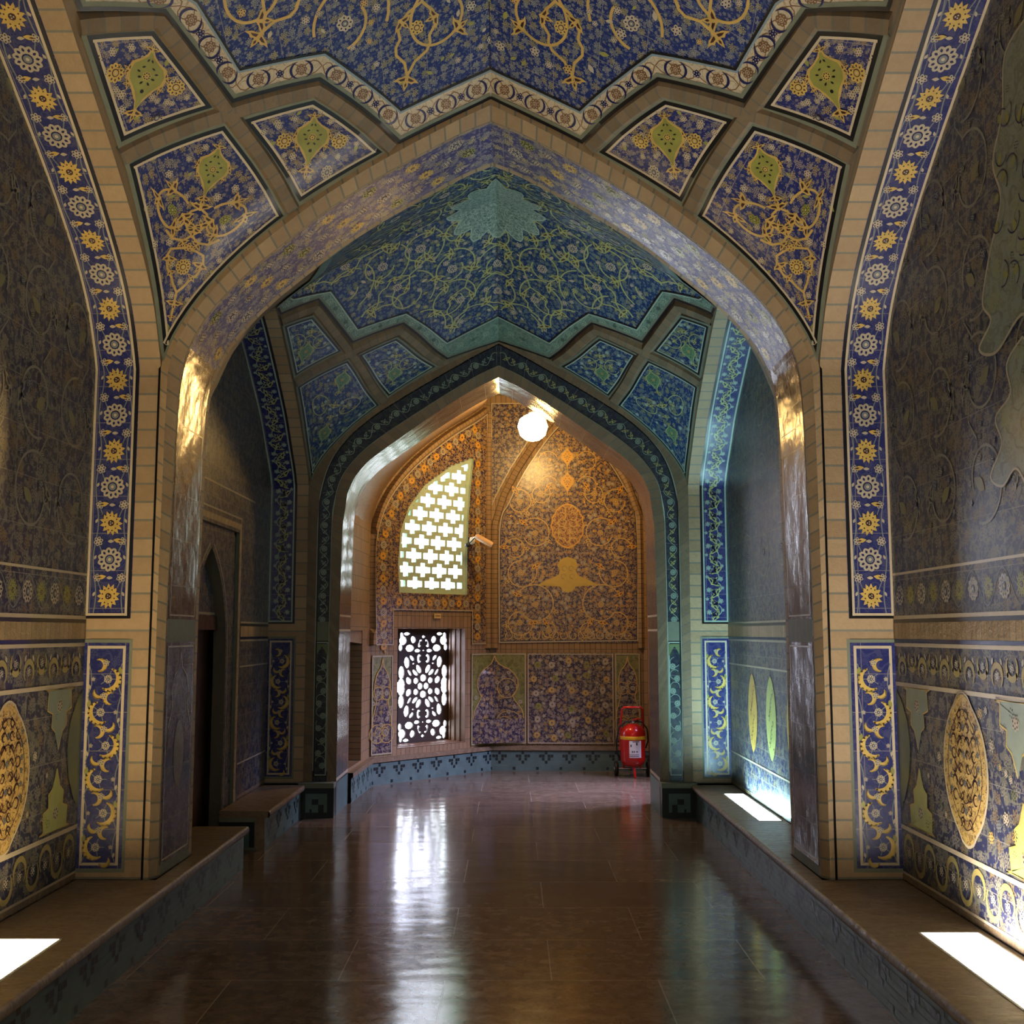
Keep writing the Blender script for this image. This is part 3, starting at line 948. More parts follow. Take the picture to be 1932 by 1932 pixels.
        if idx == 0:
            medallion(mb, P, g, 0, .01, .135, 0, 3, M_oliveg, gold)
            for (x, y, r, mt) in ((-.172, -.01, .050, yell), (.172, -.01, .050, yell), (-.14, -.17, .036, None), (.13, -.18, .036, None)):
                rosette(mb, P, g, x, y, r, mt or M_petal, M_dkred, 10, 3)
            sp = [(-.12, .14), (.12, .14), (-.22, .08), (.22, .08), (-.28, -.03), (.28, -.03), (-.07, -.24), (.07, -.24), (-.18, -.10), (.18, -.1), (.06, .24), (-.06, .24), (.0, -.33), (-.16, .02), (.16, .03), (.1, -.1), (-.1, -.1)]
        else:
            medallion(mb, P, g, 0, -.10, .085, 0, 3, plain('sea green glaze', (.10, .22, .12), .3), gold)
            for s in (-1, 1):
                vine(mb, P, g, arc(s * .12, .0, .085, PI - .4 if s < 0 else .4, (PI - .4 if s < 0 else .4) + s * 5.4, 24, .85), .007, gold, 3)
                palmette(mb, P, g, s * .12, 0, .045, s, gold, lay=4); vine(mb, P, g, [(0, .08), (s * .06, .04)], .007, gold, 3)
            palmette(mb, P, g, 0, .1, .06, 0, gold, lay=4)
            sp = [(-.2, .05), (.2, .05), (-.08, .17), (.08, .17), (-.2, -.08), (.2, -.08), (-.1, -.2), (.1, -.2), (0, .2)]
        for i, (x, y) in enumerate(sp):
            r = .026 if i % 2 == 0 else .017
            a, b = g(x, y)
            if .08 < a < .92 and .08 < b < .92: florette(mb, P, g, x, y, r, M_petal if idx == 0 else M_ltteal, M_dkred if idx == 0 else M_navy, 6, 3)
        spots = []; rn = random.Random(5)
        for k in range(60 if idx == 0 else 40):
            a = rn.uniform(.1, .9); b = rn.uniform(.1, .9); pp = f(a, b)
            if all((pp - q_).length > .08 for q_ in [f(x_, y_) for x_, y_ in spots]): spots.append((a, b))
    for i, (a, b) in enumerate(spots):
        g = P.frame(a, b, i * .7); r = (.027, .019, .023)[i % 3] * (1 if idx == 0 else .85)
        if i % 4 == 3: leaf(mb, P, g, 0, -r, r * 1.8, 0, M_oliveg, 1)
        else: florette(mb, P, g, 0, 0, r, M_petal if idx == 0 else M_ltteal, M_dkred if idx == 0 else M_navy, 6, 1)
    nm = {'A': 'kite_panel', 'B': 'kite_panel', 'C': 'spandrel_panel'}[key]
    mb.build(nm, root)


def rib(bay, pts2, sx, root):
    V = bay['V']; P = vault_pan(V, .004); path = []
    for i in range(len(pts2) - 1):
        for k in range(10): t = k / 10; path.append((CX + sx * (pts2[i][0] * (1 - t) + pts2[i + 1][0] * t), pts2[i][1] * (1 - t) + pts2[i + 1][1] * t))
    path.append((CX + sx * pts2[-1][0], pts2[-1][1]))
    mb = MB(); rows = []; uv = []; acc = 0; w0, w1, h = .062, .034, .032
    L = [P.nd(*q) for q in path]
    for i, (p, du, dv, nn) in enumerate(L):
        t = (L[min(i + 1, len(L) - 1)][0] - L[max(i - 1, 0)][0]).normalized(); sd = t.cross(nn).normalized()
        if i: acc += (p - L[i - 1][0]).length
        rows.append([p - sd * w0, p - sd * w1 + nn * h, p + sd * w1 + nn * h, p + sd * w0]); uv.append([(acc, 0), (acc, .04), (acc, .1), (acc, .14)])
    mb.grid(rows, M_brickr, uv, smooth=False)
    mb.build('rib', root)


roots = []
for idx, bay in enumerate(BAY):
    c = vault_shell(bay, 'ceiling', ['brick ribbed vault over the near bay', 'brick ribbed vault over the second bay'][idx]); roots.append(c)
    dome(bay, c, idx); zigzag(bay, c, idx)
    for sx in (-1, 1):
        for k in 'ABC': kite(bay, k, sx, c, idx)
        for r in bay['ribs']: rib(bay, r, sx, c)


# ------------------------------------------------------------------ side walls of a bay
class Curve:
    """polyline in (y,z) or (x,z) with arclength lookup"""
    def __init__(s, pts):
        s.p = pts; s.l = [0]
        for a, b in zip(pts, pts[1:]): s.l.append(s.l[-1] + math.hypot(b[0] - a[0], b[1] - a[1]))
        s.L = s.l[-1]

    def at(s, t):
        if t <= 0: a, b = s.p[0], s.p[1]; k = t / (s.l[1] or 1); return (a[0] + (b[0] - a[0]) * k, a[1] + (b[1] - a[1]) * k)
        import bisect
        i = min(len(s.l) - 2, max(0, bisect.bisect_right(s.l, t) - 1))
        k = (t - s.l[i]) / (s.l[i + 1] - s.l[i]); a, b = s.p[i], s.p[i + 1]
        return (a[0] + (b[0] - a[0]) * k, a[1] + (b[1] - a[1]) * k)

    def at_y0(s, z):
        for i, (a, b) in enumerate(zip(s.p, s.p[1:])):
            if a[1] <= z <= b[1] and b[1] > a[1]: return s.l[i] + (z - a[1])
        return 0


def side_curve(bay, far=True):
    V = bay['V']; sg = 1 if far else -1; y0 = V.yc + sg * V.L
    pts = [(y0, .3 + (V.zs - .3) * k / 10) for k in range(10)]
    pts += [(y0 - sg * V.L * (k / 40) ** 1.6, V.zs + V.side(V.L * (k / 40) ** 1.6)) for k in range(41)]
    return Curve(pts)


def strip_motifs(mb, P, b0, b1, w, scale=1.0, idx=0):
    """alternating yellow sunflowers and cream rosettes up the strip; P in (a across 0..w, b along)"""
    step = .215 * scale; n = int((b1 - b0 - .1) / step); c = w / 2
    for k in range(n):
        b = b0 + .11 + step * k
        g = P.frame(c, b, 0)
        if k % 2 == 0: sunflower(mb, P, g, 0, 0, w * .34, .5 if k % 4 else -.3)
        else: rosette(mb, P, g, 0, 0, w * .32, M_petal, M_navy, 11, 2)
        for s in (-1, 1):
            g = P.frame(c + s * w * .31, b + step / 2, 0)
            if (k + (s > 0)) % 2: florette(mb, P, g, 0, 0, w * .13, M_petal, M_navy, 6, 2)
            else:
                leaf(mb, P, g, 0, 0, w * .24, s * 1.4, M_yellow, 3, M_dkred)
                florette(mb, P, g, 0, 0, w * .11, M_petal, M_navy, 5, 2)
            g = P.frame(c + s * w * .40, b, 0); leaf(mb, P, g, 0, 0, w * .13, s * .4, M_petal, 2)
        g = P.frame(c, b + step / 2, 0); leaf(mb, P, g, -w * .07, 0, w * .17, -PI / 2, M_petal, 2)
    for s in (-1, 1):
        pts = [(c + s * w * (.38 + .05 * math.sin(2 * PI * t / (step * 2))), t) for t in [b0 + (b1 - b0) * i / 150 for i in range(151)]]
        ribbon(mb, P, pts, .007, M_grey, 1)
    for k in range(n):
        b = b0 + .11 + step * k
        for s in (-1, 1): ribbon(mb, P, [(c + s * w * .2, b + w * .16), (c + s * w * .3, b + step / 2 - w * .06)], .006, M_grey, 1)


def hook(mb, P, g, cx, cy, r, a0, a1, w, mat, lay=2):
    """cloud collar: a scalloped crescent band"""
    n = 18; pts = []
    for k in range(n + 1):
        t = k / n; a = a0 + (a1 - a0) * t
        pts.append((cx + r * math.cos(a), cy + r * math.sin(a)))
    ribbon(mb, P, [g(*q) for q in pts], w, mat, lay, taper=2)
    for k in range(1, n, 2):
        t = k / n; a = a0 + (a1 - a0) * t; e = w * .55 * math.sin(PI * t)
        disc(mb, P, g, cx + (r + e) * math.cos(a), cy + (r + e) * math.sin(a), w * .30, mat, lay, 6)


def cloud_motifs(mb, P, b0, b1, w, mat=None):
    """lower panels: chain of yellow hook-shaped cloud collars with little flowers"""
    mat = mat or M_yellow; step = .19; n = int((b1 - b0 - .02) / step)
    for k in range(n):
        b = b0 + .10 + step * k; s = 1 if k % 2 else -1
        g = P.frame(w / 2, b, 0)
        hook(mb, P, g, s * w * .08, 0, w * .27, PI / 2 - s * .3, PI / 2 - s * 3.4 - s * .3, .020, mat)
        hook(mb, P, g, -s * w * .16, .08, w * .15, -PI / 2 - s * .2, -PI / 2 + s * 3.6, .015, mat)
        hook(mb, P, g, -s * w * .14, -.075, w * .13, PI / 2 + s * 1, PI / 2 + s * 4.2, .014, mat)
        rosette(mb, P, g, s * w * .08, 0, w * .11, M_petal, M_navy, 7, 2)
        florette(mb, P, g, -s * w * .30, .0, w * .06, M_petal, M_navy, 5, 2)
        florette(mb, P, g, s * w * .02, .095, w * .09, M_petal, M_dkred, 5, 3)
        leaf(mb, P, g, s * w * .36, .07, w * .2, s * .3 + PI, M_oliveg, 2); leaf(mb, P, g, -s * w * .36, -.06, w * .14, s * .3, M_petal, 2)
        for t in (-.42, .42): ribbon(mb, P, [g(t * w, -.09), g(t * w * .8, -.03), g(t * w * .86, .04), g(t * w, .09)], .006, M_grey, 1)
        for t in range(5): ribbon(mb, P, [g(s * w * .08, 0), g(s * w * .08 + w * .22 * math.cos(t * 1.25), w * .22 * math.sin(t * 1.25))], .0045, M_grey, 1)


def jamb(bay, side, far, root, motifs=True, idx=0):
    """strip of tile and brick on the jamb and soffit of a side arch"""
    V = bay['V']; C = side_curve(bay, far)
    xb, xf, xe = CX + side * bay['wb'], CX + side * bay['wf'], CX + side * bay['we']
    ref = (CX, V.yc, 1.5)
    w = abs(xf - xb)
    P = Pan(lambda a, b: Vector((xb + (xf - xb) * a / w, *C.at(b))), ref, 0)
    def pb(a, b):
        y, z = C.at(b); x2 = CX + side * V.we(y) if V.near else xe
        return Vector((xf + (x2 - xf) * a / abs(xe - xf), y, z))
    Pb = Pan(pb, ref, 0)
    z1, z2, z3 = .36 - .3, 1.64 - .3, 1.78 - .3
    mb = MB(); N_ = 70
    panel_grid(mb, P, 0, 0, w, C.L, M_brick, 1, N_, -.004, swap=True)
    panel_grid(mb, Pb, 0, 0, abs(xe - xf), C.L, M_brick, 1, N_, 0, swap=True)
    mb.build('brick_jamb', root)
    if not motifs: return
    mb = MB()
    panel_grid(mb, P, .0, z3, w, C.L, M_strip, 3, N_, .002, uo=(side * 2, 0))
    pw = w - .035
    P2 = Pan(lambda a, b: P.f(a + .015, b), ref, .003)
    if idx == 0: strip_motifs(mb, P2, z3 + .02, C.L, pw)
    else:
        gm = plain('pale olive scroll glaze', (.40, .42, .16), .3)
        rb = random.Random(5 + (side > 0))
        for k in range(int((C.L - z3) / .105)):
            b = z3 + .08 + .105 * k; g = P2.frame(pw / 2, b, 0); sd = 1 if k % 2 else -1
            palmette(mb, P2, g, sd * pw * .14, -.02, pw * .36, sd * rb.uniform(.5, 1.2), gm, M_navy, 2)
            palmette(mb, P2, g, -sd * pw * .12, .02, pw * .24, -sd * 2.2, M_grey, M_navy, 2)
            florette(mb, P2, g, -sd * pw * .26, .03, pw * .12, M_ltteal, M_navy, 6, 3); florette(mb, P2, g, sd * pw * .34, .05, pw * .08, M_ltteal, M_navy, 5, 3)
            vine(mb, P2, g, arc(sd * pw * .05, .05, pw * .24, sd * 2, sd * 2 + sd * 3.6, 10), .007, M_ltteal, 1)
    ed = M_cream if idx == 0 else M_ltteal
    for (a, wd, m, l) in ((w - .028, .014, ed, 3), (w - .012, .018, M_black, 3), (.007, .014, ed, 3)):
        ribbon(mb, P, [(a, z3 + .004 + (C.L - z3) * i / N_) for i in range(N_ + 1)], wd, m, l + 1)
    ribbon(mb, P, [(0, z3 + .024), (w - .02, z3 + .024)], .014, ed, 5); ribbon(mb, P, [(0, z3 + .008), (w, z3 + .008)], .016, M_black, 5)
    mb.build('flower_strip', root)
    mb = MB()
    panel_grid(mb, P, 0, z1, w, z2, M_strip, 2, 8, .002, uo=(side * 2, 5))
    cloud_motifs(mb, P2, z1 + .02, z2 - .02, pw, M_yellow)
    sided_rect(mb, P, .002, z1, w - .002, z2, .018, .016, .02, 4, black=M_navy, white=M_cream)
    mb.build('cloud_panel', root)
    ribb = MB()


def mosaic(mb, P, a0, a1, b0, b1, cell=.034):
    """turquoise brick mosaic with stepped dark figures"""
    panel_grid(mb, P, a0, b0, a1, b1, M_mosaic, 1, 1, 0)
    pat = ["...#....", ".##.##..", "..#.#...", "...#....", "........", "#......."]
    n = int((a1 - a0) / cell); R = len(pat); ch = (b1 - b0) / (R + .6)
    for i in range(n):
        for r in range(R):
            if pat[r][i % 8] == '#':
                x = a0 + i * cell; y = b1 - (r + 1.3) * ch
                mb.face([P.pt(x + .002, y + .002, .002), P.pt(x + cell - .002, y + .002, .002), P.pt(x + cell - .002, y + ch - .002, .002), P.pt(x + .002, y + ch - .002, .002)], M_mosdk)
    # grout
    for r in range(R + 1):
        y = b1 - (r + .3) * ch
        mb.face([P.pt(a0, y, .001), P.pt(a1, y, .001), P.pt(a1, y + .0025, .001), P.pt(a0, y + .0025, .001)], M_plaster)
    mb.face([P.pt(a0, b1 - .3 * ch, .003), P.pt(a1, b1 - .3 * ch, .003), P.pt(a1, b1, .003), P.pt(a0, b1, .003)], M_black)


def wall_pan(x, side):  # plane X = x, params (y, z)
    return Pan(lambda a, b: Vector((x, a, b)), (CX, 5, 1.5), 0)


def back_wall(bay, side, idx, root_holder):
    V = bay['V']; x = CX + side * bay['wb']; P = wall_pan(x, side)
    y0, y1 = bay['near'], bay['D']
    nm = 'wall_left' if side < 0 else 'wall_right'
    mb = MB()
    if idx == 1 and side < 0:
        ra, rb, rz = 7.78, 9.37, 2.54       # doorway recess
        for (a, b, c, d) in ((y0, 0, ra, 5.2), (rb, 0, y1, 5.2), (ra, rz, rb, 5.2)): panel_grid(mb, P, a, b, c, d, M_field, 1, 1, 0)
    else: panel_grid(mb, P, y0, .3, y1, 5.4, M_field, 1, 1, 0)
    root = mb.build(nm, kind='structure', label=('dark tiled back wall of the %s niche in the %s bay' % ('left' if side < 0 else 'right', ('near', 'second')[idx])))
    yf = y1 if not (idx == 1 and side < 0) else y1
    ya = y0 if not (idx == 1 and side < 0) else 9.47
    # frieze bands and lines
    mb = MB(); lines = [(1.785, .02), (2.035, .014), (1.63, .02), (1.405, .022), (.60, .024), (.345, .014)]
    if idx == 1: lines = [(1.785, .016), (1.63, .016), (1.41, .014), (.60, .014)]
    for z, w in lines: ribbon(mb, P, [(ya, z), (yf, z)], w, M_cream if idx == 0 else M_petal, 2)
    ribbon(mb, P, [(ya, 1.764), (yf, 1.764)], .018, M_black, 2); ribbon(mb, P, [(ya, 1.652), (yf, 1.652)], .018, M_navy, 2)
    mb.face([P.pt(ya, 1.663, .004), P.pt(yf, 1.663, .004), P.pt(yf, 1.753, .004), P.pt(ya, 1.753, .004)], M_brick, [(0, 0), ((yf - ya) * 1.8, 0), ((yf - ya) * 1.8, .1), (0, .1)])
    ribbon(mb, P, [(ya, .322), (yf, .322)], .03, M_stone, 2)
    if idx == 0:
        y = y1 - .12; k = 0
        while y > 3.4:
            g = P.frame(y, 1.91, 0)
            (sunflower(mb, P, g, 0, 0, .06, 0, M_oliveg) if k % 2 else rosette(mb, P, g, 0, 0, .06, M_petal, M_navy, 10, 2))
            y -= .17; k += 1
        ribbon(mb, P, [(y1 - .02 - t * .02, 1.91 + .085 * math.sin(t * .37)) for t in range(150)], .008, M_grey, 1)
        y = y1 - .12; k = 0
        gold = plain('dull gold glaze', (.36, .29, .10), .35)
        while y > 3.4:
            g = P.frame(y, 1.52, 0); s = 1 if k % 2 else -1
            ribbon(mb, P, [g(*q) for q in arc(0, s * .025, .055, -PI / 2 * s - 2.4, -PI / 2 * s + 2.4, 14)], .018, gold, 2, taper=2)
            florette(mb, P, g, 0, s * .02, .025, M_petal, M_navy, 6, 2)
            for q in (-1, 1): leaf(mb, P, g, q * .055, -s * .03, .04, q * .5, M_petal, 2)
            g = P.frame(y, .47, 0)
            ribbon(mb, P, [g(*q) for q in arc(0, -s * .02, .07, -PI / 2 * s - 2.4, -PI / 2 * s + 2.4, 14)], .018, gold, 2, taper=2)
            florette(mb, P, g, 0, 0, .03, M_petal, M_navy, 6, 2)
            y -= .155; k += 1
        mb.build('frieze_lines', root)
        # great scrolls of the upper field
        mb = MB(); rnd = random.Random(3 + side)
        pale = plain('faded scroll glaze', (.24, .23, .18), .35); dim = plain('faded olive glaze', (.20, .19, .09), .35)
        for j in range(5):
            for i in range(7):
                cy = y1 - .28 - i * .52; cz = 2.42 + j * .5; s = 1 if (i + j) % 2 else -1; r = .2 + .03 * rnd.random()
                g = P.frame(cy, cz, 0)
                vine(mb, P, g, arc(0, 0, r, s * 1.2, s * 1.2 + s * 5.4, 30, .6), .014, pale, 2)
                vine(mb, P, g, [(r * .3, r * .95), (r * .7, r * 1.4), (r * .6, r * 1.9)], .012, pale, 2, taper=True)
                leaf(mb, P, g, 0, -.05, .13, s * 1.0, dim, 2); florette(mb, P, g, r * .45 * s, .06, .032, M_grey, M_navy, 7, 2)
                palmette(mb, P, g, s * r, 0, .09, s * 2.0, pale, M_navy, 2)
                for q in range(6):
                    a = rnd.uniform(0, 6.28); rr = rnd.uniform(.05, .26)
                    florette(mb, P, g, rr * math.cos(a), rr * math.sin(a), rnd.uniform(.014, .026), rnd.choice((M_grey, dim, pale)), M_navy, 6, 3)
        if side > 0:     # pale lobed cartouche high on the wall
            pl = floral('pale grey green cartouche tile', (.24, .28, .23), (.18, .20, .12), (.14, .16, .13), (.26, .28, .12), 7, .3, .3)
            o = [(4.45, 4.35), (4.74, 4.30), (4.80, 4.05), (4.92, 3.86), (4.86, 3.66), (5.00, 3.45), (5.10, 3.25), (5.02, 3.14), (5.16, 3.04), (4.98, 2.98), (4.72, 3.08), (4.55, 3.0), (4.40, 3.2), (4.3, 3.8)]
            o = smooth_table(o, 90)
            polyfill(mb, P, o, pl, 4)
            ribbon(mb, P, o, .014, M_petal, 5, True)
            o = [(4.72, 2.98), (4.88, 2.9), (4.86, 2.76), (5.02, 2.68), (4.97, 2.55), (5.10, 2.42), (4.98, 2.36), (4.84, 2.42), (4.7, 2.32), (4.4, 2.4), (4.4, 2.8)]
            o = smooth_table(o, 70)
            polyfill(mb, P, o, pl, 4); ribbon(mb, P, o, .012, M_petal, 5, True)
            for k in range(26):
                q = (rnd.uniform(4.5, 5.0), rnd.uniform(3.1, 4.2))
                if in_poly(*q, [(4.45, 4.35), (4.74, 4.30), (4.80, 4.05), (5.10, 3.25), (4.4, 3.1)]):
                    g = P.frame(*q, rnd.uniform(0, 6)); leaf(mb, P, g, 0, 0, .07, 0, M_oliveg, 6); ribbon(mb, P, [g(*c) for c in arc(0, 0, .06, 0, 3)], .007, M_navy, 6)
        mb.build('scroll_field', root)
        # lower field: pointed yellow medallions and cartouches
        mb = MB(); yellowish = plain('amber medallion glaze', (.58, .36, .07), .3, var=.25, scale=30)
        olive = plain('green grey glaze', (.13, .15, .08), .35)
        for i, cy in enumerate((5.55, 4.15)):
            g = P.frame(cy, 1.03 if side > 0 else .985, 0); R = .345
            o = [(math.sin(t) * R * .74 * (abs(math.sin(t)) ** .25), math.cos(t) * R * (1.0 if abs(math.cos(t)) < .93 else 1.06)) for t in [2 * PI * k / 36 for k in range(36)]]
            blob(mb, P, g, [(a * 1.06, b * 1.04) for a, b in o], M_cream, 3, (0, 0)); blob(mb, P, g, o, M_amber, 4, (0, 0), 1)
            rnd2 = random.Random(9)
            for k in range(9):
                for s in (-1, 1):
                    vine(mb, P, g, [(0, -.29 + k * .068), (s * .035, -.25 + k * .068), (s * .07, -.285 + k * .068), (s * .11, -.24 + k * .068)][:4 if 1 < k < 7 else 3], .007, M_dkred, 5)
                    hook(mb, P, g, s * .045, -.26 + k * .066, .022, k, k + 4.5, .007, M_dkred, 5)
                    if 1 < k < 8: hook(mb, P, g, s * .12, -.27 + k * .068, .026, k * 2, k * 2 + 4.5, .008, M_dkred, 5); florette(mb, P, g, s * .165, -.24 + k * .065, .018, M_grey, M_dkred, 5, 5)
                florette(mb, P, g, 0, -.27 + k * .068, .02, M_grey if k % 2 else M_gold, M_dkred, 6, 6)
            for q in (.45, .8): vine(mb, P, g, [(a * q, b * q) for a, b in o] + [(o[0][0] * q, o[0][1] * q)], .006, M_dkred, 5)
            # hanging cartouche between the medallions and its mirror rising from below
            for (yy, zz, fl) in ((cy - .58, 1.36, 1), (cy - .62, .66, -1), (cy + .62, 1.36, 1), (cy + .62, .66, -1)):
                if yy > y1 - .12 or (i == 1 and yy > cy): continue
                g = P.frame(yy, zz, 0)
                hc = [(0, -.30), (.05, -.2), (.10, -.17), (.09, -.1), (.16, -.08), (.15, .02), (.2, .03)]
                o = hc + [(-a, b) for a, b in hc[::-1][:-1]]
                m1 = plain('lime cartouche glaze', (.42, .44, .14), .32) if fl < 0 else plain('sage cartouche glaze', (.25, .30, .24), .32)
                blob(mb, P, g, [(a, b * fl) for a, b in o], m1, 3, (0, -.03 * fl)); ribbon(mb, P, [g(a, b * fl) for a, b in o], .008, M_yellow, 4)
                florette(mb, P, g, 0, -.06 * fl, .04, M_petal, M_dkred, 7, 4)
            for k in range(60):
                yy = cy + rnd2.uniform(-.6, .6); zz = rnd2.uniform(.66, 1.36)
                if ((yy - cy) / .3) ** 2 + ((zz - 1) / .4) ** 2 > 1 and yy < y1 - .04:
                    g = P.frame(yy, zz, rnd2.uniform(0, 6)); florette(mb, P, g, 0, 0, rnd2.uniform(.016, .034), rnd2.choice((M_petal, M_gold, M_grey, olive)), M_dkred, 6, 2)
        o = [(y1, 1.37), (y1 - .08, 1.32), (y1 - .17, 1.2), (y1 - .2, 1.05), (y1 - .17, .9), (y1 - .08, .76), (y1, .7)]
        blob(mb, P, lambda a, b: (a, b), o, olive, 3, (y1 - .02, 1.03))
        mb.build('medallion_field', root)
    else:
        mb.build('frieze_lines', root)
        if side > 0:
            mb = MB()
            for cy, m in ((9.55, plain('amber medallion glaze', (.58, .36, .07), .3)), (8.88, plain('lime cartouche glaze', (.42, .44, .14), .32)), (8.2, plain('amber medallion glaze', (.58, .36, .07), .3))):
                g = P.frame(cy, 1.02, 0)
                o = [(math.sin(t) * .17 * (abs(math.sin(t)) ** .3), math.cos(t) * .33) for t in [2 * PI * k / 32 for k in range(32)]]
                blob(mb, P, g, o, m, 3, (0, 0))
                for k in range(14): vine(mb, P, g, arc(((k * 37) % 20 - 10) * .008, (k - 7) * .035, .02, k, k + 4, 6), .006, M_dkred, 4)
            mb.build('medallion_field', root)
            mb = MB(); gr = plain('faded scroll glaze', (.24, .23, .18), .35)
            for i in range(5):
                for j in range(3):
                    g = P.frame(10.2 - i * .6, 2.35 + j * .62, 0); s = 1 if (i + j) % 2 else -1
                    vine(mb, P, g, arc(0, 0, .2, s, s + s * 5.2, 24, .6), .012, gr, 2); florette(mb, P, g, 0, 0, .04, gr, M_navy, 7, 2)
            mb.build('scroll_field', root)
    for far in (True, False): jamb(bay, side, far, root, motifs=far, idx=idx)
    return root


WALLS = {}
for idx, bay in enumerate(BAY):
    for side in (-1, 1): WALLS[idx, side] = back_wall(bay, side, idx, None)


# ------------------------------------------------------------------ the two transverse arches
I1 = smooth_table([(1.905, .3), (1.905, 1.0), (1.905, 1.76), (1.895, 2.5), (1.885, 3.0), (1.872, 3.2), (1.842, 3.36), (1.79, 3.49), (1.72, 3.61), (1.62, 3.735), (1.52, 3.84), (1.42, 3.935), (1.30, 4.035), (1.176, 4.138), (.98, 4.293), (.714, 4.469), (.428, 4.634), (.18, 4.77), (0, 4.845)], 90)
I2 = smooth_table([(1.515, 0), (1.513, .9), (1.51, 1.76), (1.495, 2.6), (1.49, 2.8), (1.475, 2.93), (1.44, 3.06), (1.38, 3.19), (1.25, 3.345), (1.06, 3.49), (.88, 3.62), (.65, 3.785), (.43, 3.93), (.2, 4.07), (0, 4.165)], 90)
DI = smooth_table([(1.60, .3), (1.60, 1.76), (1.59, 2.75), (1.575, 2.92), (1.53, 3.12), (1.45, 3.27), (1.3, 3.44), (1.1, 3.60), (.9, 3.735), (.65, 3.90), (.43, 4.04), (.2, 4.18), (0, 4.275)], 90)
DB = smooth_table([(1.735, .3), (1.735, 1.76), (1.73, 2.8), (1.715, 3.0), (1.66, 3.23), (1.57, 3.42), (1.42, 3.60), (1.2, 3.785), (.9, 3.98), (.55, 4.19), (.25, 4.365), (0, 4.495)], 90)


def ecurve(V, z0):
    return [(V.w, z0 + (V.zs - z0) * k / 8) for k in range(8)] + [(V.w * (1 - (k / 40) ** 2), V.zs + V.T0 * fprof((k / 40) ** 2)) for k in range(41)]


def resample(pts, n):
    C = Curve(pts); return [C.at(C.L * k / n) for k in range(n + 1)]


def zsample(inner, outer, zs, n1, n2):
    """matched sampling: below zs by height, above by arclength"""
    def split(pts):
        lo = [p for p in pts if p[1] < zs - 1e-6]; C = Curve(pts)
        # arclength where z reaches zs
        l = next(C.l[i] for i, p in enumerate(C.p) if p[1] >= zs - 1e-6)
        out = []
        z0 = pts[0][1]
        for k in range(n1): out.append(C.at(l * k / n1))
        for k in range(n2 + 1): out.append(C.at(l + (C.L - l) * k / n2))
        return out
    return split(inner), split(outer)


def band(mb, inner, outer, y_in, y_out, mat, sx, zs=3.0, n1=10, n2=40, uvalong=True):
    a, b = zsample(inner, outer, zs, n1, n2)
    rows = [[(CX + sx * p[0], y_in, p[1]) for p in a], [(CX + sx * q[0], y_out, q[1]) for q in b]]
    acc = 0; ua = []
    for i, p in enumerate(a):
        if i: acc += math.hypot(p[0] - a[i - 1][0], p[1] - a[i - 1][1])
        ua.append(acc)
    mb.grid(rows, mat, [[(u, 0) for u in ua], [(u, .12) for u in ua]], smooth=False)


def line_on(mb, pts, y, w, mat, sx, lay=1, zmin=None):
    P = Pan(lambda a, b: Vector((CX + sx * a, y, b)), (CX, y - 4, 1.5), .002)
    q = [p for p in resample(pts, 90) if zmin is None or p[1] >= zmin]
    ribbon(mb, P, q, w, mat, lay)


# ---- arch between the bays
mb = MB()
E1 = ecurve(V1, .3)
mid1 = [((a[0] + b[0]) / 2, (a[1] + b[1]) / 2) for a, b in zip(resample(I1, 60), resample(E1, 60))]
a_, b_ = zsample(I1, E1, 3.2, 10, 44)
midz = [((p[0] * .45 + q[0] * .55), (p[1] * .45 + q[1] * .55)) for p, q in zip(a_, b_)]
for sx in (-1, 1):
    acc = 0; ua = []
    for i, p in enumerate(midz):
        if i: acc += math.hypot(p[0] - midz[i - 1][0], p[1] - midz[i - 1][1])
        ua.append(acc)
    r0 = [(CX + sx * p[0], Y1 + .05, p[1]) for p in a_]; r1 = [(CX + sx * p[0], Y1 - .012, p[1]) for p in midz]; r2 = [(CX + sx * p[0], Y1 - .008, p[1]) for p in b_]
    mb.grid([r0, r1], M_brickc, [[(u, .02) for u in ua], [(u, .12) for u in ua]], smooth=False)
    mb.grid([r1, r2], M_brick, [[(u, .02) for u in ua], [(u, .1) for u in ua]], smooth=False)
    # black strip painting the shade of the groove between the pier's brick columns
    mb.face([(CX + sx * 1.985, Y1 - .003, .3), (CX + sx * 1.97, Y1 - .009, .3), (CX + sx * 1.97, Y1 - .009, 3.3), (CX + sx * 1.985, Y1 - .003, 3.3)], M_black)
arch1 = mb.build('wall_near_arch', kind='structure', label='transverse wall with the first tall pointed arch')
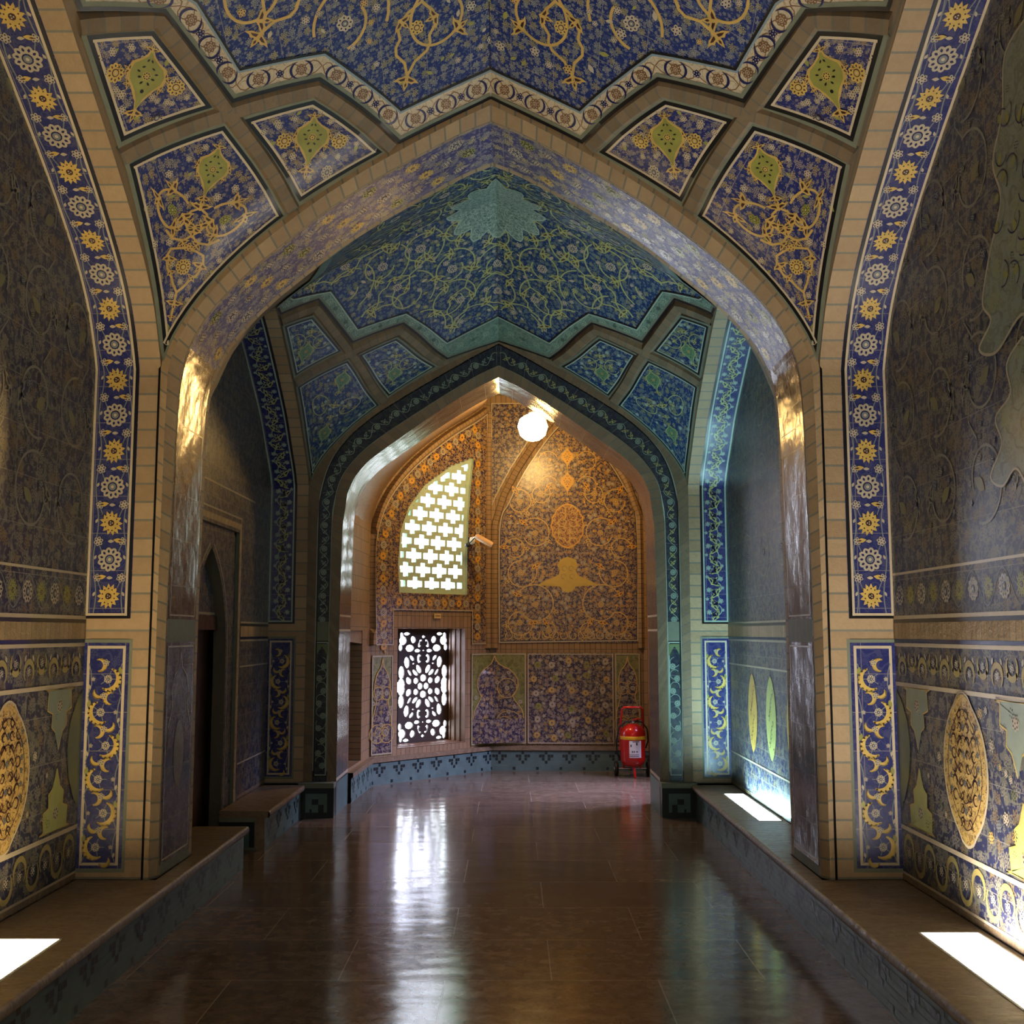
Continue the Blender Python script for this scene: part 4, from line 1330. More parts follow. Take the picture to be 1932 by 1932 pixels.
# masonry mass above and behind (solid wall faces)
mb = MB()
for sx in (-1, 1):
    top = [(3.0, p[1]) for p in resample(I1, 60)]
    rows = [[(CX + sx * p[0], Y2, p[1]) for p in resample(I1, 60)], [(CX + sx * 3.3, Y2, p[1] + .0 if p[1] < 4.6 else p[1] + 1.6) for p in resample(I1, 60)]]
    mb.grid(rows, M_wall, smooth=False)
mb.build('rear_face', arch1)
SO = {}
for sx, nm in ((-1, 'left'), (1, 'right')):
    C1 = Curve([(CX + sx * x, z) for x, z in I1])
    P = Pan(lambda a, b, C=C1: Vector((C.at(b)[0], Y1 + .05 + a, C.at(b)[1])), (CX, 6.9, 2.0), 0)
    D = Y2 - Y1 - .05; mb = MB(); NB = 80
    bs = C1.at_y0(2.72); 
    z1, z2, z3 = .06, 1.34, 1.48
    panel_grid(mb, P, 0, 0, .03, C1.L, M_brickc, 1, NB, 0, swap=True)
    panel_grid(mb, P, D - .07, 0, D, C1.L, M_brickc, 1, NB, 0, swap=True)
    panel_grid(mb, P, .03, z2, D - .07, z3, M_plaster, 1, 1, 0)
    panel_grid(mb, P, .03, 0, D - .07, z1, M_plaster, 1, 1, 0)
    ribbon(mb, P, [(.035, 3.1 + (C1.L - 3.1) * k / NB) for k in range(NB + 1)], .012, M_cream, 1)
    ribbon(mb, P, [(D - .075, 3.1 + (C1.L - 3.1) * k / NB) for k in range(NB + 1)], .012, M_cream, 1)
    ribbon(mb, P, [(D - .088, 3.1 + (C1.L - 3.1) * k / NB) for k in range(NB + 1)], .009, M_black, 1)
    mb.build('arch_reveal', arch1)
    mb = MB(); bj = 3.12      # lower part brown worn tile, upper part violet blue
    panel_grid(mb, P, .03, z3, D - .07, bj, M_reveal, 2, 24, .002)
    panel_grid(mb, P, .03, bj, D - .07, C1.L, M_soffit, 3, 60, .002, uo=(sx * 3, 0))
    sided_rect(mb, P, .05, z3 + .01, D - .09, bj - .45, .008, .010, 0, 6, white=M_petal)
    rnd = random.Random(11 + sx); b = bj + .1; k = 0
    wS = D - .10
    while b < C1.L - .12:
        for t in (.17, .5, .83):
            a = .03 + wS * t; g = P.frame(a, b + (.08 if t == .5 else 0), 0)
            u = (k + int(t * 10)) % 4
            if u == 0: sunflower(mb, P, g, 0, 0, .064, rnd.uniform(-1, 1), M_yellow, 3)
            elif u == 2: rosette(mb, P, g, 0, 0, .055, M_oliveg if rnd.random() < .5 else M_petal, M_navy, 9, 3)
            else: florette(mb, P, g, 0, 0, .040, M_petal, M_navy, 6, 3)
            for q in range(3):
                g2 = P.frame(a + rnd.uniform(-.07, .07), b + rnd.uniform(.04, .13), rnd.uniform(0, 6)); florette(mb, P, g2, 0, 0, rnd.uniform(.012, .02), M_petal, M_navy, 5, 3)
        b += .155; k += 1
    for t in (.17, .5, .83): ribbon(mb, P, [(.03 + wS * (t + .09 * math.sin(v * 13)), v) for v in [bj + .05 + (C1.L - bj - .08) * i / 160 for i in range(161)]], .006, M_grey, 2)
    mb.build('soffit_tiles', arch1)
    mb = MB()
    panel_grid(mb, P, .03, z1, D - .07, z2, floral('worn blue grey tile', (.035, .035, .085), (.16, .14, .14), (.10, .09, .10), (.19, .15, .09), 11, .22, .3) if sx < 0 else M_reveal, 2, 6, .002)
    sided_rect(mb, P, .045, z1 + .01, D - .085, z2 - .01, .010, .010, 0, 4, white=M_petal)
    if sx < 0:
        g = P.frame(.03 + wS / 2, .72, 0)
        hc = [(0, .56), (.03, .47), (.12, .42), (.17, .33), (.15, .24), (.22, .12)]
        o = [(a, b) for a, b in hc]; vine(mb, P, g, [(0, .56), (.03, .47), (.12, .42), (.17, .33), (.15, .24), (.22, .12)], .01, M_petal, 3); vine(mb, P, g, [(-a, b) for a, b in hc], .01, M_petal, 3)
        o = [(math.sin(t) * .10, math.cos(t) * .2) for t in [2 * PI * k / 24 for k in range(24)]]
        blob(mb, P, g, tr(o, 0, -.05), floral('olive tan medallion tile', (.19, .15, .07), (.1, .08, .04), (.08, .06, .03), (.24, .2, .08), 22, .3), 3, (0, -.05), 2)
    mb.build('lower_panel', arch1)
    # low tiled plinth belongs to the bench

# ---- far arch
mb = MB(); E2 = ecurve(V2, .3)
for sx in (-1, 1):
    band(mb, DB, E2, Y3 - .004, Y3 - .008, M_brickr, sx)
    band(mb, DI, DB, Y3 + .012, Y3 + .012, floral('dark far arch band tile', (.010, .018, .05), (.04, .06, .07), (.03, .05, .06), (.05, .07, .05), 12, .3, .25), sx)
    band(mb, I2, DI, Y3 + .02, Y3 - .004, M_brickr, sx)
    # pier faces beyond the vault corner
arch2 = mb.build('wall_far_arch', kind='structure', label='transverse wall with the second pointed arch')
mb = MB()
for sx in (-1, 1):
    line_on(mb, DB, Y3 + .008, .012, M_ltteal, sx, 1, .36); line_on(mb, DI, Y3 + .008, .012, M_ltteal, sx, 1, .36)
    line_on(mb, [(x - .014, z + .006) for x, z in DB], Y3 + .008, .012, M_black, sx, 1, .36)
    # flowers up the dark band
    midl = [((p[0] + q[0]) / 2, (p[1] + q[1]) / 2) for p, q in zip(*zsample(DI, DB, 3.0, 30, 60))]
    Cm = Curve(midl); P = Pan(lambda a, b: Vector((CX + sx * a, Y3 + .012, b)), (CX, 6, 1.5), .003)
    s0 = 1.52; k = 0; s = s0
    sg = plain('sage glaze', (.25, .36, .28), .3); gm = plain('pale olive scroll glaze', (.40, .42, .16), .3)
    while s < Cm.L - .03:
        p = Cm.at(s); p2 = Cm.at(min(Cm.L, s + .02)); ang = math.atan2(-(p2[0] - p[0]), p2[1] - p[1])
        g = P.frame(*p, ang)
        if k % 3 == 0: rosette(mb, P, g, 0, 0, .03, sg, M_navy, 8, 2)
        else: palmette(mb, P, g, .012 * (1 if k % 2 else -1), 0, .042, .8 * (1 if k % 2 else -1), gm if sx > 0 else sg, M_navy, 2)
        s += .075; k += 1
    pts = []
    for i in range(240):
        s = s0 + (Cm.L - s0) * i / 239; p = Cm.at(s); p2 = Cm.at(min(Cm.L, s + .02)); p0 = Cm.at(s - .02); tx, tz = p2[0] - p0[0], p2[1] - p0[1]; l = math.hypot(tx, tz) or 1
        o = .04 * math.sin(s * 28); pts.append((p[0] - tz / l * o, p[1] + tx / l * o))
    ribbon(mb, P, pts, .006, sg, 1)
    # band break and lower cartouche panel
    a0, a1 = 1.60, 1.735
    mb.face([P.pt(a0 - .0, 1.62, .004), P.pt(a1, 1.62, .004), P.pt(a1, 1.80, .004), P.pt(a0, 1.80, .004)], M_plaster)
    sided_rect(mb, P, a0, .36, a1, 1.62, .010, .010, 0, 1, white=M_ltteal)
    gg = P.frame((a0 + a1) / 2, 1.45, 0)
    blob(mb, P, gg, [(-.055, .14), (.055, .14), (.055, .03), (.04, .05), (.02, .09), (0, .12), (-.02, .09), (-.04, .05), (-.055, .03)], plain('dull green glaze', (.14, .20, .09), .3), 3, (0, .13))
    for i in range(9):
        g = P.frame((a0 + a1) / 2 + (.02 if i % 2 else -.02), .46 + i * .115, i); rosette(mb, P, g, 0, 0, .03, sg, M_navy, 7, 3)
        vine(mb, P, P.frame((a0 + a1) / 2, .5 + i * .115, 0), arc(0, 0, .045, i, i + 4, 10), .006, sg, 2)
mb.build('dark_flower_band', arch2)
for sx in (-1, 1):
    C2 = Curve([(CX + sx * x, z) for x, z in I2])
    P = Pan(lambda a, b, C=C2: Vector((C.at(b)[0], Y3 + .02 + a, C.at(b)[1])), (CX, 10.9, 2.0), 0)
    D = Y4 - Y3 - .02; mb = MB()
    panel_grid(mb, P, 0, 0, D, C2.L, M_reveal, 2, 90, 0, uo=(sx * 5, 0))
    for z, w in ((.33, .03), (1.72, .02), (1.86, .02)): ribbon(mb, P, [(0, z), (D, z)], w, M_petal, 1)
    panel_grid(mb, P, 0, 0, D, .3, M_mosaic, 1, 1, .002)
    mb.build('arch_reveal', arch2)
    # foot of the pier
    mb = MB(); x0, x1 = CX + sx * 1.515, CX + sx * 1.84
    Pf = Pan(lambda a, b, x0=x0, sx=sx: Vector((x0 + sx * a, Y3 - .11, b)), (CX, 6, 1.5), 0)
    xa, xb = min(x0, x1), max(x0, x1)
    mb.box((xa, Y3 - .108, 0), (xb, Y3 + .02, .27), M_mosdk); mb.box((xa - .004, Y3 - .118, .27), (xb, Y3 + .02, .315), M_plaster)
    for (a, b, c, d, m) in ((.06, .05, .26, .22, M_mosaic), (.09, .05, .14, .12, M_mosdk), (.14, .12, .2, .17, M_mosdk), (.2, .05, .22, .08, M_mosdk)):
        mb.face([Pf.pt(a, b, .002 + (m is M_mosdk) * .002), Pf.pt(c, b, .002 + (m is M_mosdk) * .002), Pf.pt(c, d, .002 + (m is M_mosdk) * .002), Pf.pt(a, d, .002 + (m is M_mosdk) * .002)], m)
    mb.build('pier_foot', arch2)
mb = MB()
for sx in (-1, 1):
    rows = [[(CX + sx * p[0], Y4, p[1]) for p in resample(I2, 60)], [(CX + sx * 3.5, Y4, p[1] if p[1] < 3.9 else p[1] + 2.2) for p in resample(I2, 60)]]
    mb.grid(rows, M_wall, smooth=False)
mb.build('rear_face', arch2)

# ------------------------------------------------------------------ doorway recess in the second bay, left
xw = CX - 2.18 + .04; xr = xw - .07; xd = xw - .17
P = Pan(lambda a, b: Vector((xr, a, b)), (CX, 8.6, 1.5), 0)
mb = MB(); ra, rb, rz = 7.78, 9.37, 2.54; yc = 8.62
archc = [(.50, .0), (.50, 1.2), (.495, 1.6), (.46, 1.8), (.38, 2.0), (.26, 2.16), (.12, 2.28), (0, 2.36)]
archc = smooth_table(archc, 30)
wallx = CX - 2.18
for s in (-1, 1):
    A = resample(archc, 36); O = []
    for i, p in enumerate(A):
        t = i / 36
        O.append((s * .0, 0))
    O = [(((rb - yc) if s > 0 else (yc - ra)), p[1] * rz / 2.36 if False else min(rz, p[1] * 1.0)) if p[1] < 1.8 else None for p in A]
    k0 = next(i for i, o in enumerate(O) if o is None); m_ = len(A) - k0
    wd = (rb - yc) if s > 0 else (yc - ra)
    for j in range(k0, len(A)):
        t = (j - k0 + 1) / m_
        O[j] = (wd, 1.8 + (rz - 1.8) * t * 2) if t <= .5 else (wd * (1 - (t - .5) * 2), rz)
    rows = [[P.pt(yc + s * p[0], p[1]) for p in A], [P.pt(yc + s * o[0], o[1]) for o in O]]
    mb.grid(rows, M_field, [[(yc + s * p[0], p[1]) for p in A], [(yc + s * o[0], o[1]) for o in O]], smooth=False)
    # jamb of the arch and of the rectangular recess
    mb.grid([[(xr, yc + s * p[0], p[1]) for p in A], [(xr - .10, yc + s * p[0], p[1]) for p in A]], M_brickr, smooth=False)
    ye = rb if s > 0 else ra
    mb.face([(wallx, ye, 0), (xr, ye, 0), (xr, ye, rz), (wallx, ye, rz)], M_plaster)
    ribbon(mb, P, [(yc + s * (p[0] + .05), p[1] + (.03 if p[1] > 1.7 else 0)) for p in A], .014, M_petal, 2)
mb.face([(wallx, ra, rz), (xr, ra, rz), (xr, rb, rz), (wallx, rb, rz)], M_plaster)
Pw = wall_pan(wallx, -1)
pth = [(rb + .05, .3), (rb + .05, rz + .12), (ra - .05, rz + .12)]
ribbon(mb, Pw, pth, .016, M_petal, 3); ribbon(mb, Pw, [(rb + .02, .3), (rb + .02, rz + .05), (ra - .02, rz + .05)], .05, M_brick, 2)
ribbon(mb, Pw, [(9.9, 2.86), (7.6, 2.86)], .016, M_petal, 2)
# tympanum, lintel and dark door leaf
d1 = mb.build('door_1', kind='structure', label='deep arched doorway recess in the left wall beyond the first arch')
mb = MB(); xt = xr - .085
Pt = Pan(lambda a, b: Vector((xt, a, b)), (CX, 8.6, 1.5), 0)
panel_grid(mb, Pt, yc - .55, 1.83, yc + .55, 2.45, M_field, 1, 1, 0); ribbon(mb, Pt, [(yc - .5, 1.85), (yc + .5, 1.85)], .02, M_petal, 2)
mb.build('tympanum', d1)
mb = MB(); mb.box((xt - .02, yc - .5, 1.72), (xt + .02, yc + .5, 1.83), M_wood); mb.build('lintel', d1)
mb = MB(); mb.box((xt - .12, yc - .55, 0), (xt - .07, yc - .003, 1.8), M_wood); mb.box((xt - .12, yc + .003, 0), (xt - .07, yc + .55, 1.8), M_wood)
for y in (yc - .28, yc + .28):
    for z in (.45, 1.2): mb.box((xt - .07, y - .18, z - .25), (xt - .062, y + .18, z + .25), M_wood)
mb.build('door_leaf', d1)

# ------------------------------------------------------------------ floor
mb = MB(); n = 1
mb.face([(-3.4, -2.4, 0), (3.6, -2.4, 0), (3.6, 14.4, 0), (-3.4, 14.4, 0)], M_floor, [(0, 0), (7, 0), (7, 17), (0, 17)])
mb.build('floor', kind='structure', label='polished brown marble slab floor')

# ------------------------------------------------------------------ benches with light boxes
def bench(segs, x_front, label, holes=(), endface=False):
    """stone slab on a mosaic riser; segs = (x_back, y0, y1); x_front faces the corridor"""
    s = 1 if x_front > segs[0][0] else -1; Y_0, Y_1 = segs[0][1], segs[-1][2]
    root = empty('stone_bench', ((segs[0][0] + x_front) / 2, (Y_0 + Y_1) / 2, 0), label=label, cat='bench')
    mb = MB(); zt, th = .30, .052; nose = .022; xn = x_front + s * nose

    def slab(xa, ya, xb, yb): mb.box((min(xa, xb), ya, zt - th), (max(xa, xb), yb, zt), M_stone)
    for (xb, y0, y1) in segs:
        y = y0
        for (hx0, hx1, hy0, hy1) in [h for h in holes if y0 < h[2] < y1]:
            slab(xb, y, xn, hy0); slab(xb, hy0, hx0, hy1); slab(hx1, hy0, xn, hy1); y = hy1
        slab(xb, y, xn, y1)
    rows = []
    for k in range(7):
        a = -PI / 2 + PI * k / 6; rows.append([(xn + s * .018 * math.cos(a), y, zt - th / 2 + th / 2 * math.sin(a)) for y in (Y_0, Y_1)])
    mb.grid(rows, M_stone)
    adopt(mb.build('slab'), root)
    mb = MB(); P = Pan(lambda a, b: Vector((x_front, a, b)), (CX, (Y_0 + Y_1) / 2, .2), 0)
    mosaic(mb, P, Y_0, Y_1, .0, zt - th, .046)
    if endface:
        for y, fl, xb in ((Y_0, -1, segs[0][0]), (Y_1, 1, segs[-1][0])):
            W_ = abs(x_front - xb)
            Pe = Pan(lambda a, b, y=y, xb=xb, W_=W_: Vector((xb + (x_front - xb) * a / W_, y, b)), (CX, y + 4 * fl, .2), 0)
            panel_grid(mb, Pe, 0, 0, W_, zt - th, M_plaster, 1, 1, 0)
            q = lambda a0, b0, a1, b1, m, o: mb.face([Pe.pt(a0, b0, o), Pe.pt(a1, b0, o), Pe.pt(a1, b1, o), Pe.pt(a0, b1, o)], m)
            q(0, .02, W_ - .08, .215, M_mosdk, .002); q(0, .02, W_ - .12, .165, M_mosaic, .004); q(0, .02, W_ - .17, .12, M_mosdk, .006)
            q(W_ - .07, 0, W_, zt - th, M_stone, .006)
    adopt(mb.build('mosaic_riser'), root)
    return root


def light_box(x0, x1, y0, y1, col, strength, label, depth=.14):
    root = empty('light_box', ((x0 + x1) / 2, (y0 + y1) / 2, .3), label=label, cat='light')
    mb = MB(); z0, z1 = .298 - depth, .303; t = .012
    a, b = min(x0, x1) + .002, max(x0, x1) - .002; y0 += .002; y1 -= .002
    mb.box((a, y0, z0 - .02), (a + t, y1, z1), M_steelb); mb.box((b - t, y0, z0 - .02), (b, y1, z1), M_steelb)
    mb.box((a, y0, z0 - .02), (b, y0 + t, z1), M_steelb); mb.box((a, y1 - t, z0 - .02), (b, y1, z1), M_steelb); mb.box((a, y0, z0 - .02), (b, y1, z0 - .01), M_steelb)
    adopt(mb.build('frame'), root)
    mb = MB(); mb.box((a + t, y0 + t, z0 - .01), (b - t, y1 - t, z0), emit('glow of ' + label[:14], col, strength))
    adopt(mb.build('glowing_tray'), root)
    return root


M_steelb = plain('white enamel frame', (.75, .74, .7), .4)
XL, XR = -1.945, 1.695
hL = (-2.38, -2.06, 3.75, 5.27); hR = (2.195, 1.90, 3.85, 5.38); hR2 = (2.025, 1.835, 8.46, 9.86)
bench([(-2.485, -1.5, 6.488), (-2.025, 6.488, 7.225), (-2.305, 7.225, 8.24)], XL, 'long low stone bench with mosaic riser along the left wall, nearest the camera', [hL], True)
bench([(-2.305, 8.93, 10.43)], XL, 'short stone bench with mosaic riser between the left doorway and the far arch', [], True)
bench([(2.225, -1.5, 6.488), (1.765, 6.488, 7.225), (2.045, 7.225, 10.43)], XR, 'long low stone bench with mosaic riser running down the whole right wall', [hR, hR2], True)
light_box(*hL, (1.0, .78, .46), 42, 'warm yellow glowing light box sunk in the left bench')
light_box(*hR, (1.0, .92, .80), 55, 'bright white light box in the right bench, nearest the camera')
light_box(*hR2, (.50, .88, 1.0), 110, 'cool white light box in the right bench, beyond the first arch')
# ------------------------------------------------------------------ end chamber
PA = [(-1.66, 11.3), (-1.61, 12.6), (-.28, 14.0), (1.64, 13.95), (3.1, 12.6), (3.1, 11.3)]
CP = Curve(PA); s_A, s_B, s_C, s_D = CP.l[1], CP.l[2], CP.l[3], CP.l[4]


def chw(a, b):
    x, y = CP.at(a); return Vector((x, y, b))


PC = Pan(chw, (.2, 12.2, 1.5), 0)
TOPZ = 4.75
mb = MB()
# window openings (a0,b0,a1,b1) in path coordinates
wl = (s_A + .42, .376, s_A + 1.51, 1.745)


def wall_with_holes(mb, P, a0, a1, b0, b1, holes, mat):
    xs = sorted({a0, a1, *[h[0] for h in holes], *[h[2] for h in holes]}); ys = sorted({b0, b1, *[h[1] for h in holes], *[h[3] for h in holes]})
    for xa, xb in zip(xs, xs[1:]):
        for ya, yb in zip(ys, ys[1:]):
            mx, my = (xa + xb) / 2, (ya + yb) / 2
            if any(h[0] < mx < h[2] and h[1] < my < h[3] for h in holes): continue
            panel_grid(mb, P, xa, ya, xb, yb, mat, 1, 1, 0)


gh = (s_A + .40, 2.16, s_A + 1.64, 3.90)
wall_with_holes(mb, PC, 0, s_A, 0, TOPZ, [(.1, .33, .84, 1.72)], M_brickw)
wall_with_holes(mb, PC, s_A, s_B, 0, TOPZ, [wl, gh], M_brickw)
wall_with_holes(mb, PC, s_B, s_C, 0, TOPZ, [], M_brickw)
wall_with_holes(mb, PC, s_C, s_D, 0, TOPZ, [], M_brickw)
wall_with_holes(mb, PC, s_D, CP.L, 0, TOPZ, [], M_brickw)
wf = mb.build('wall_end_chamber', kind='structure', label='many sided brick and tile wall of the end chamber')
mb = MB()
mb.face([(x, y, TOPZ) for x, y in PA], M_brown, [(x, y) for x, y in PA])
cc = mb.build('ceiling', kind='structure', label='flat top of the end chamber')

# arched tile field with brick rim, on the window wall
def on(a, b): return (s_A + a, b)


mb = MB()
tf = [(.09, 1.56), (.06, 2.56), (.10, 2.87), (.23, 3.19), (.47, 3.49), (.80, 3.78), (1.24, 4.09), (1.70, 4.36), (1.86, 4.47)]
tf = smooth_table(tf, 40); right = (1.86, 1.56)
holes = [(.42, -1, 1.51, 1.96)]
# fill columns between left arch edge and right edge, skipping the openings
NX = 120; NZ = 150
Ctf = tf


def left_edge(z):
    if z <= tf[0][1]: return tf[0][0]
    for (a, b), (c, d) in zip(tf, tf[1:]):
        if b <= z <= d: return a + (c - a) * (z - b) / (d - b)
    return 99


gr = [(.423, 2.16), (.401, 2.52), (.436, 2.89), (.556, 3.18), (.804, 3.458), (1.239, 3.74), (1.631, 3.89), (1.575, 3.5), (1.54, 3.1), (1.52, 2.7), (1.521, 2.16)]
gr = [(a, b) for a, b in gr]
z = 1.56
while z < 4.44:
    dz = .03; xa = left_edge(z + dz / 2)
    if xa > 1.86: break
    segs = [(xa, 1.86)]
    def cut(segs, lo, hi):
        out = []
        for a, b in segs:
            if hi <= a or lo >= b: out.append((a, b)); continue
            if a < lo: out.append((a, lo))
            if hi < b: out.append((hi, b))
        return out
    if z < 1.95: segs = cut(segs, .345, 1.60)
    zz = z + dz / 2
    xsn = []
    for (p, q) in zip(gr, gr[1:] + gr[:1]):
        if (p[1] > zz) != (q[1] > zz): xsn.append(p[0] + (q[0] - p[0]) * (zz - p[1]) / (q[1] - p[1]))
    if len(xsn) >= 2: segs = cut(segs, min(xsn), max(xsn))
    for a, b in segs:
        if b - a < .003: continue
        mb.face([PC.pt(*on(a, z), .012), PC.pt(*on(b, z), .012), PC.pt(*on(b, z + dz), .012), PC.pt(*on(a, z + dz), .012)], M_brown, [(a, z), (b, z), (b, z + dz), (a, z + dz)])
    z += dz
P3 = Pan(PC.f, PC.ref, .014)
rim = [on(a, b) for a, b in tf]
ribbon(mb, P3, rim + [on(1.86, 1.56)], .014, M_petal, 3)
ribbon(mb, P3, [on(.09, 1.56), on(.335, 1.56), on(.335, 1.965), on(1.61, 1.965), on(1.61, 1.56), on(1.86, 1.56)], .012, M_petal, 3)
rnd = random.Random(21)
sp = []
for k in range(30):
    s = k / 29; C = Curve([(a + .11, b - .02) for a, b in tf]); sp.append(C.at(C.L * s))
for k in range(22): sp.append((1.70, 1.65 + k * .12))
for k in range(10): sp.append((.42 + k * .12, 2.05))
for k, (a, b) in enumerate(sp):
    if a > 1.80 or b > 4.3: continue
    g = P3.frame(*on(a, b), rnd.uniform(0, 1))
    if k % 2: rosette(mb, P3, g, 0, 0, .048, M_petal, M_dkred, 9, 2)
    else: sunflower(mb, P3, g, 0, 0, .055, rnd.uniform(0, 3), M_orange, 2)
    for q in range(2): g = P3.frame(*on(a + rnd.uniform(-.07, .07), b + .06 * (q * 2 - 1)), 0); florette(mb, P3, g, 0, 0, .02, M_gold, M_dkred, 6, 2)
# brick hood round the arch
Ch = Curve(tf)
rows = []; uvr = []
for k in range(61):
    p = Ch.at(Ch.L * k / 60); p2 = Ch.at(Ch.L * min(1, (k + 1) / 60)) if k < 60 else p; p1 = Ch.at(Ch.L * max(0, (k - 1) / 60)); t = Vector((p2[0] - p1[0], p2[1] - p1[1])); t.normalize(); nx, nz = -t.y, t.x
    rows.append([PC.pt(*on(p[0] + nx * 0.012, p[1] + nz * .012), .02), PC.pt(*on(p[0] + nx * .045, p[1] + nz * .045), .07), PC.pt(*on(p[0] + nx * .085, p[1] + nz * .085), .07), PC.pt(*on(p[0] + nx * .10, p[1] + nz * .10), .0)])
    u = Ch.L * k / 60; uvr.append([(u, .0), (u, .03), (u, .07), (u, .09)])
mb.grid(rows, M_brickch, uvr, smooth=False)
mb.build('arched_tile_field', wf)
# soffit of tile between the arch hood and the far arch: vault over the chamber's left side
mb = MB(); P4 = Pan(PC.f, PC.ref, .0)
rows = []; uvr = []
for k in range(61):
    p = Ch.at(Ch.L * k / 60); q = (p[0] - .10, p[1] + .07) if p[1] > 2.5 else (p[0] - .08, p[1])
    w0 = PC.pt(*on(*q), .0); zf = w0.z
    x1 = CX - 1.53 + max(0, (zf - 2.75)) * .0
    # follow the back edge of the far arch
    tt = k / 60; i2 = Curve(I2); lo = i2.at_y0(1.56); e = i2.at(lo + (i2.L - lo) * tt)
    rows.append([w0, Vector((CX - e[0] - .05, Y4 + .005, e[1] + .05))]); uvr.append([(p[1] + p[0], 0), (p[1] + p[0], 1.2)])
mb.grid(rows, floral('warm tan vault tile', (.20, .12, .07), (.30, .20, .11), (.28, .17, .08), (.34, .22, .10), 14, .35, .3), uvr)
mb.build('side_vault', wf)

# lower tile panels, brick column ribs, frontal arch panel
def low_panel(a0, a1, mat, kind):
    mb = MB(); n = 8
    for k in range(n):
        x0 = a0 + (a1 - a0) * k / n; x1 = a0 + (a1 - a0) * (k + 1) / n
        cutp = [x0] + ([s_B] if x0 < s_B < x1 else []) + [x1]
        for p, q in zip(cutp, cutp[1:]): mb.face([PC.f(p + 1e-4, .32) , PC.f(q - 1e-4, .32), PC.f(q - 1e-4, 1.445), PC.f(p + 1e-4, 1.445)], mat, [(p, .32), (q, .32), (q, 1.445), (p, 1.445)])
    off = .012
    for i, v in enumerate(mb.v):  # bring forward of the brick
        x, y, z_ = v; d = Vector((.2 - x, 12.2 - y, 0)).normalized() * off; mb.v[i] = (x + d.x, y + d.y, z_)
    Pp = Pan(PC.f, PC.ref, .016)
    def L(pts, w, m, lay): ribbon(mb, Pp, pts, w, m, lay)
    mids = [s_B] if a0 < s_B < a1 else []
    xs = [a0] + mids + [a1]
    for z_ in (.335, 1.43): 
        for p, q in zip(xs, xs[1:]): L([(p + .003, z_), (q - .003, z_)], .014, M_petal, 2)
    for x_ in (a0 + .007, a1 - .007): L([(x_, .33), (x_, 1.437)], .014, M_petal, 2)
    c = (a0 + a1) / 2; w = (a1 - a0)
    if kind == 'cusp':
        hc = [(.5, .50), (.49, .58), (.42, .66), (.35, .72), (.31, .78), (.37, .83), (.41, .90), (.40, .98), (.34, 1.05), (.26, 1.10), (.17, 1.13), (.09, 1.16), (.03, 1.21), (0, 1.27)]
        pts = [(c + w * x * .92, .14 + z_) for x, z_ in hc]; pts2 = [(2 * c - x, z_) for x, z_ in pts]
        navyf = M_brown2
        for pp in (pts, pts2):
            for (x, z_), (x2, z2) in zip(pp, pp[1:]):
                a, b = sorted((x, c)), None
                q = [(c, z_), (x, z_), (x2, z2), (c, z2)]
                if min(x, x2, c) < s_B < max(x, x2, c): pass
                mb.face([Pp.pt(*t, .001) for t in q], navyf, q)
            L(pp, .012, M_oliveg if False else M_gold, 3)
        q = [(a0 + .02, .345), (a1 - .02, .345), (a1 - .02, .64), (a0 + .02, .64)]
        mb.face([Pp.pt(*t, .001) for t in q], navyf, q)
        for s in (-1, 1):
            for (x, z_, r) in ((.2, .95, .12), (.23, .5, .17), (.16, .52, .08)):
                g = Pp.frame(c + s * w * x, z_ + .06, 0); vine(mb, Pp, g, arc(0, 0, r * min(1, w / .5), 0, 6.28, 22), .009, M_gold, 3); rosette(mb, Pp, g, 0, 0, .03, M_petal, M_dkred, 8, 3)
        for k in range(14):
            g = Pp.frame(c + w * ((k * 7) % 10 - 4.5) / 11, .42 + (k * 5 % 14) * .06, k); rosette(mb, Pp, g, 0, 0, .026, M_petal, M_dkred, 8, 3)
    elif kind == 'field':
        rnd = random.Random(5)
        for i in range(5):
            for j in range(6):
                g = Pp.frame(a0 + w * (i + .5 + rnd.uniform(-.15, .15)) / 5, .42 + j * .18 + rnd.uniform(-.03, .03), rnd.uniform(0, 2))
                bright = rnd.random()
                (sunflower(mb, Pp, g, 0, 0, .05, 0, M_gold if bright > .7 else M_petal if bright > .35 else M_oliveg, 2))
        for k in range(90):
            g = Pp.frame(a0 + w * rnd.uniform(.04, .96), rnd.uniform(.38, 1.38), rnd.uniform(0, 6))
            (florette if k % 2 else leaf)(mb, Pp, g, 0, 0, rnd.uniform(.018, .03), *( [M_petal, M_dkred, 6, 1] if k % 2 else [rnd.uniform(0, 6), M_petal, 1]))
    mb.build('lower_tile_panel', wf)


low_panel(s_A + .0 + .03, s_A + .335, M_olive, 'cusp')
low_panel(s_A + 1.60, s_B + .455, M_olive, 'cusp')
low_panel(s_B + .475, s_B + 1.545, M_brown2, 'field')
low_panel(s_B + 1.567, s_B + 1.875, M_olive, 'cusp')

# frontal pointed arch panel
mb = MB(); P5 = Pan(PC.f, PC.ref, .012)
rimL = [(.126, 1.575), (.125, 2.99), (.24, 3.33), (.41, 3.67), (.58, 3.94), (.78, 4.21), (1.0, 4.44)]
rimR = [(1.852, 1.6), (1.853, 3.13), (1.69, 3.56), (1.456, 3.94), (1.222, 4.21), (1.0, 4.44)]


def mono(T, z): return interp([(b, a) for a, b in T], z)


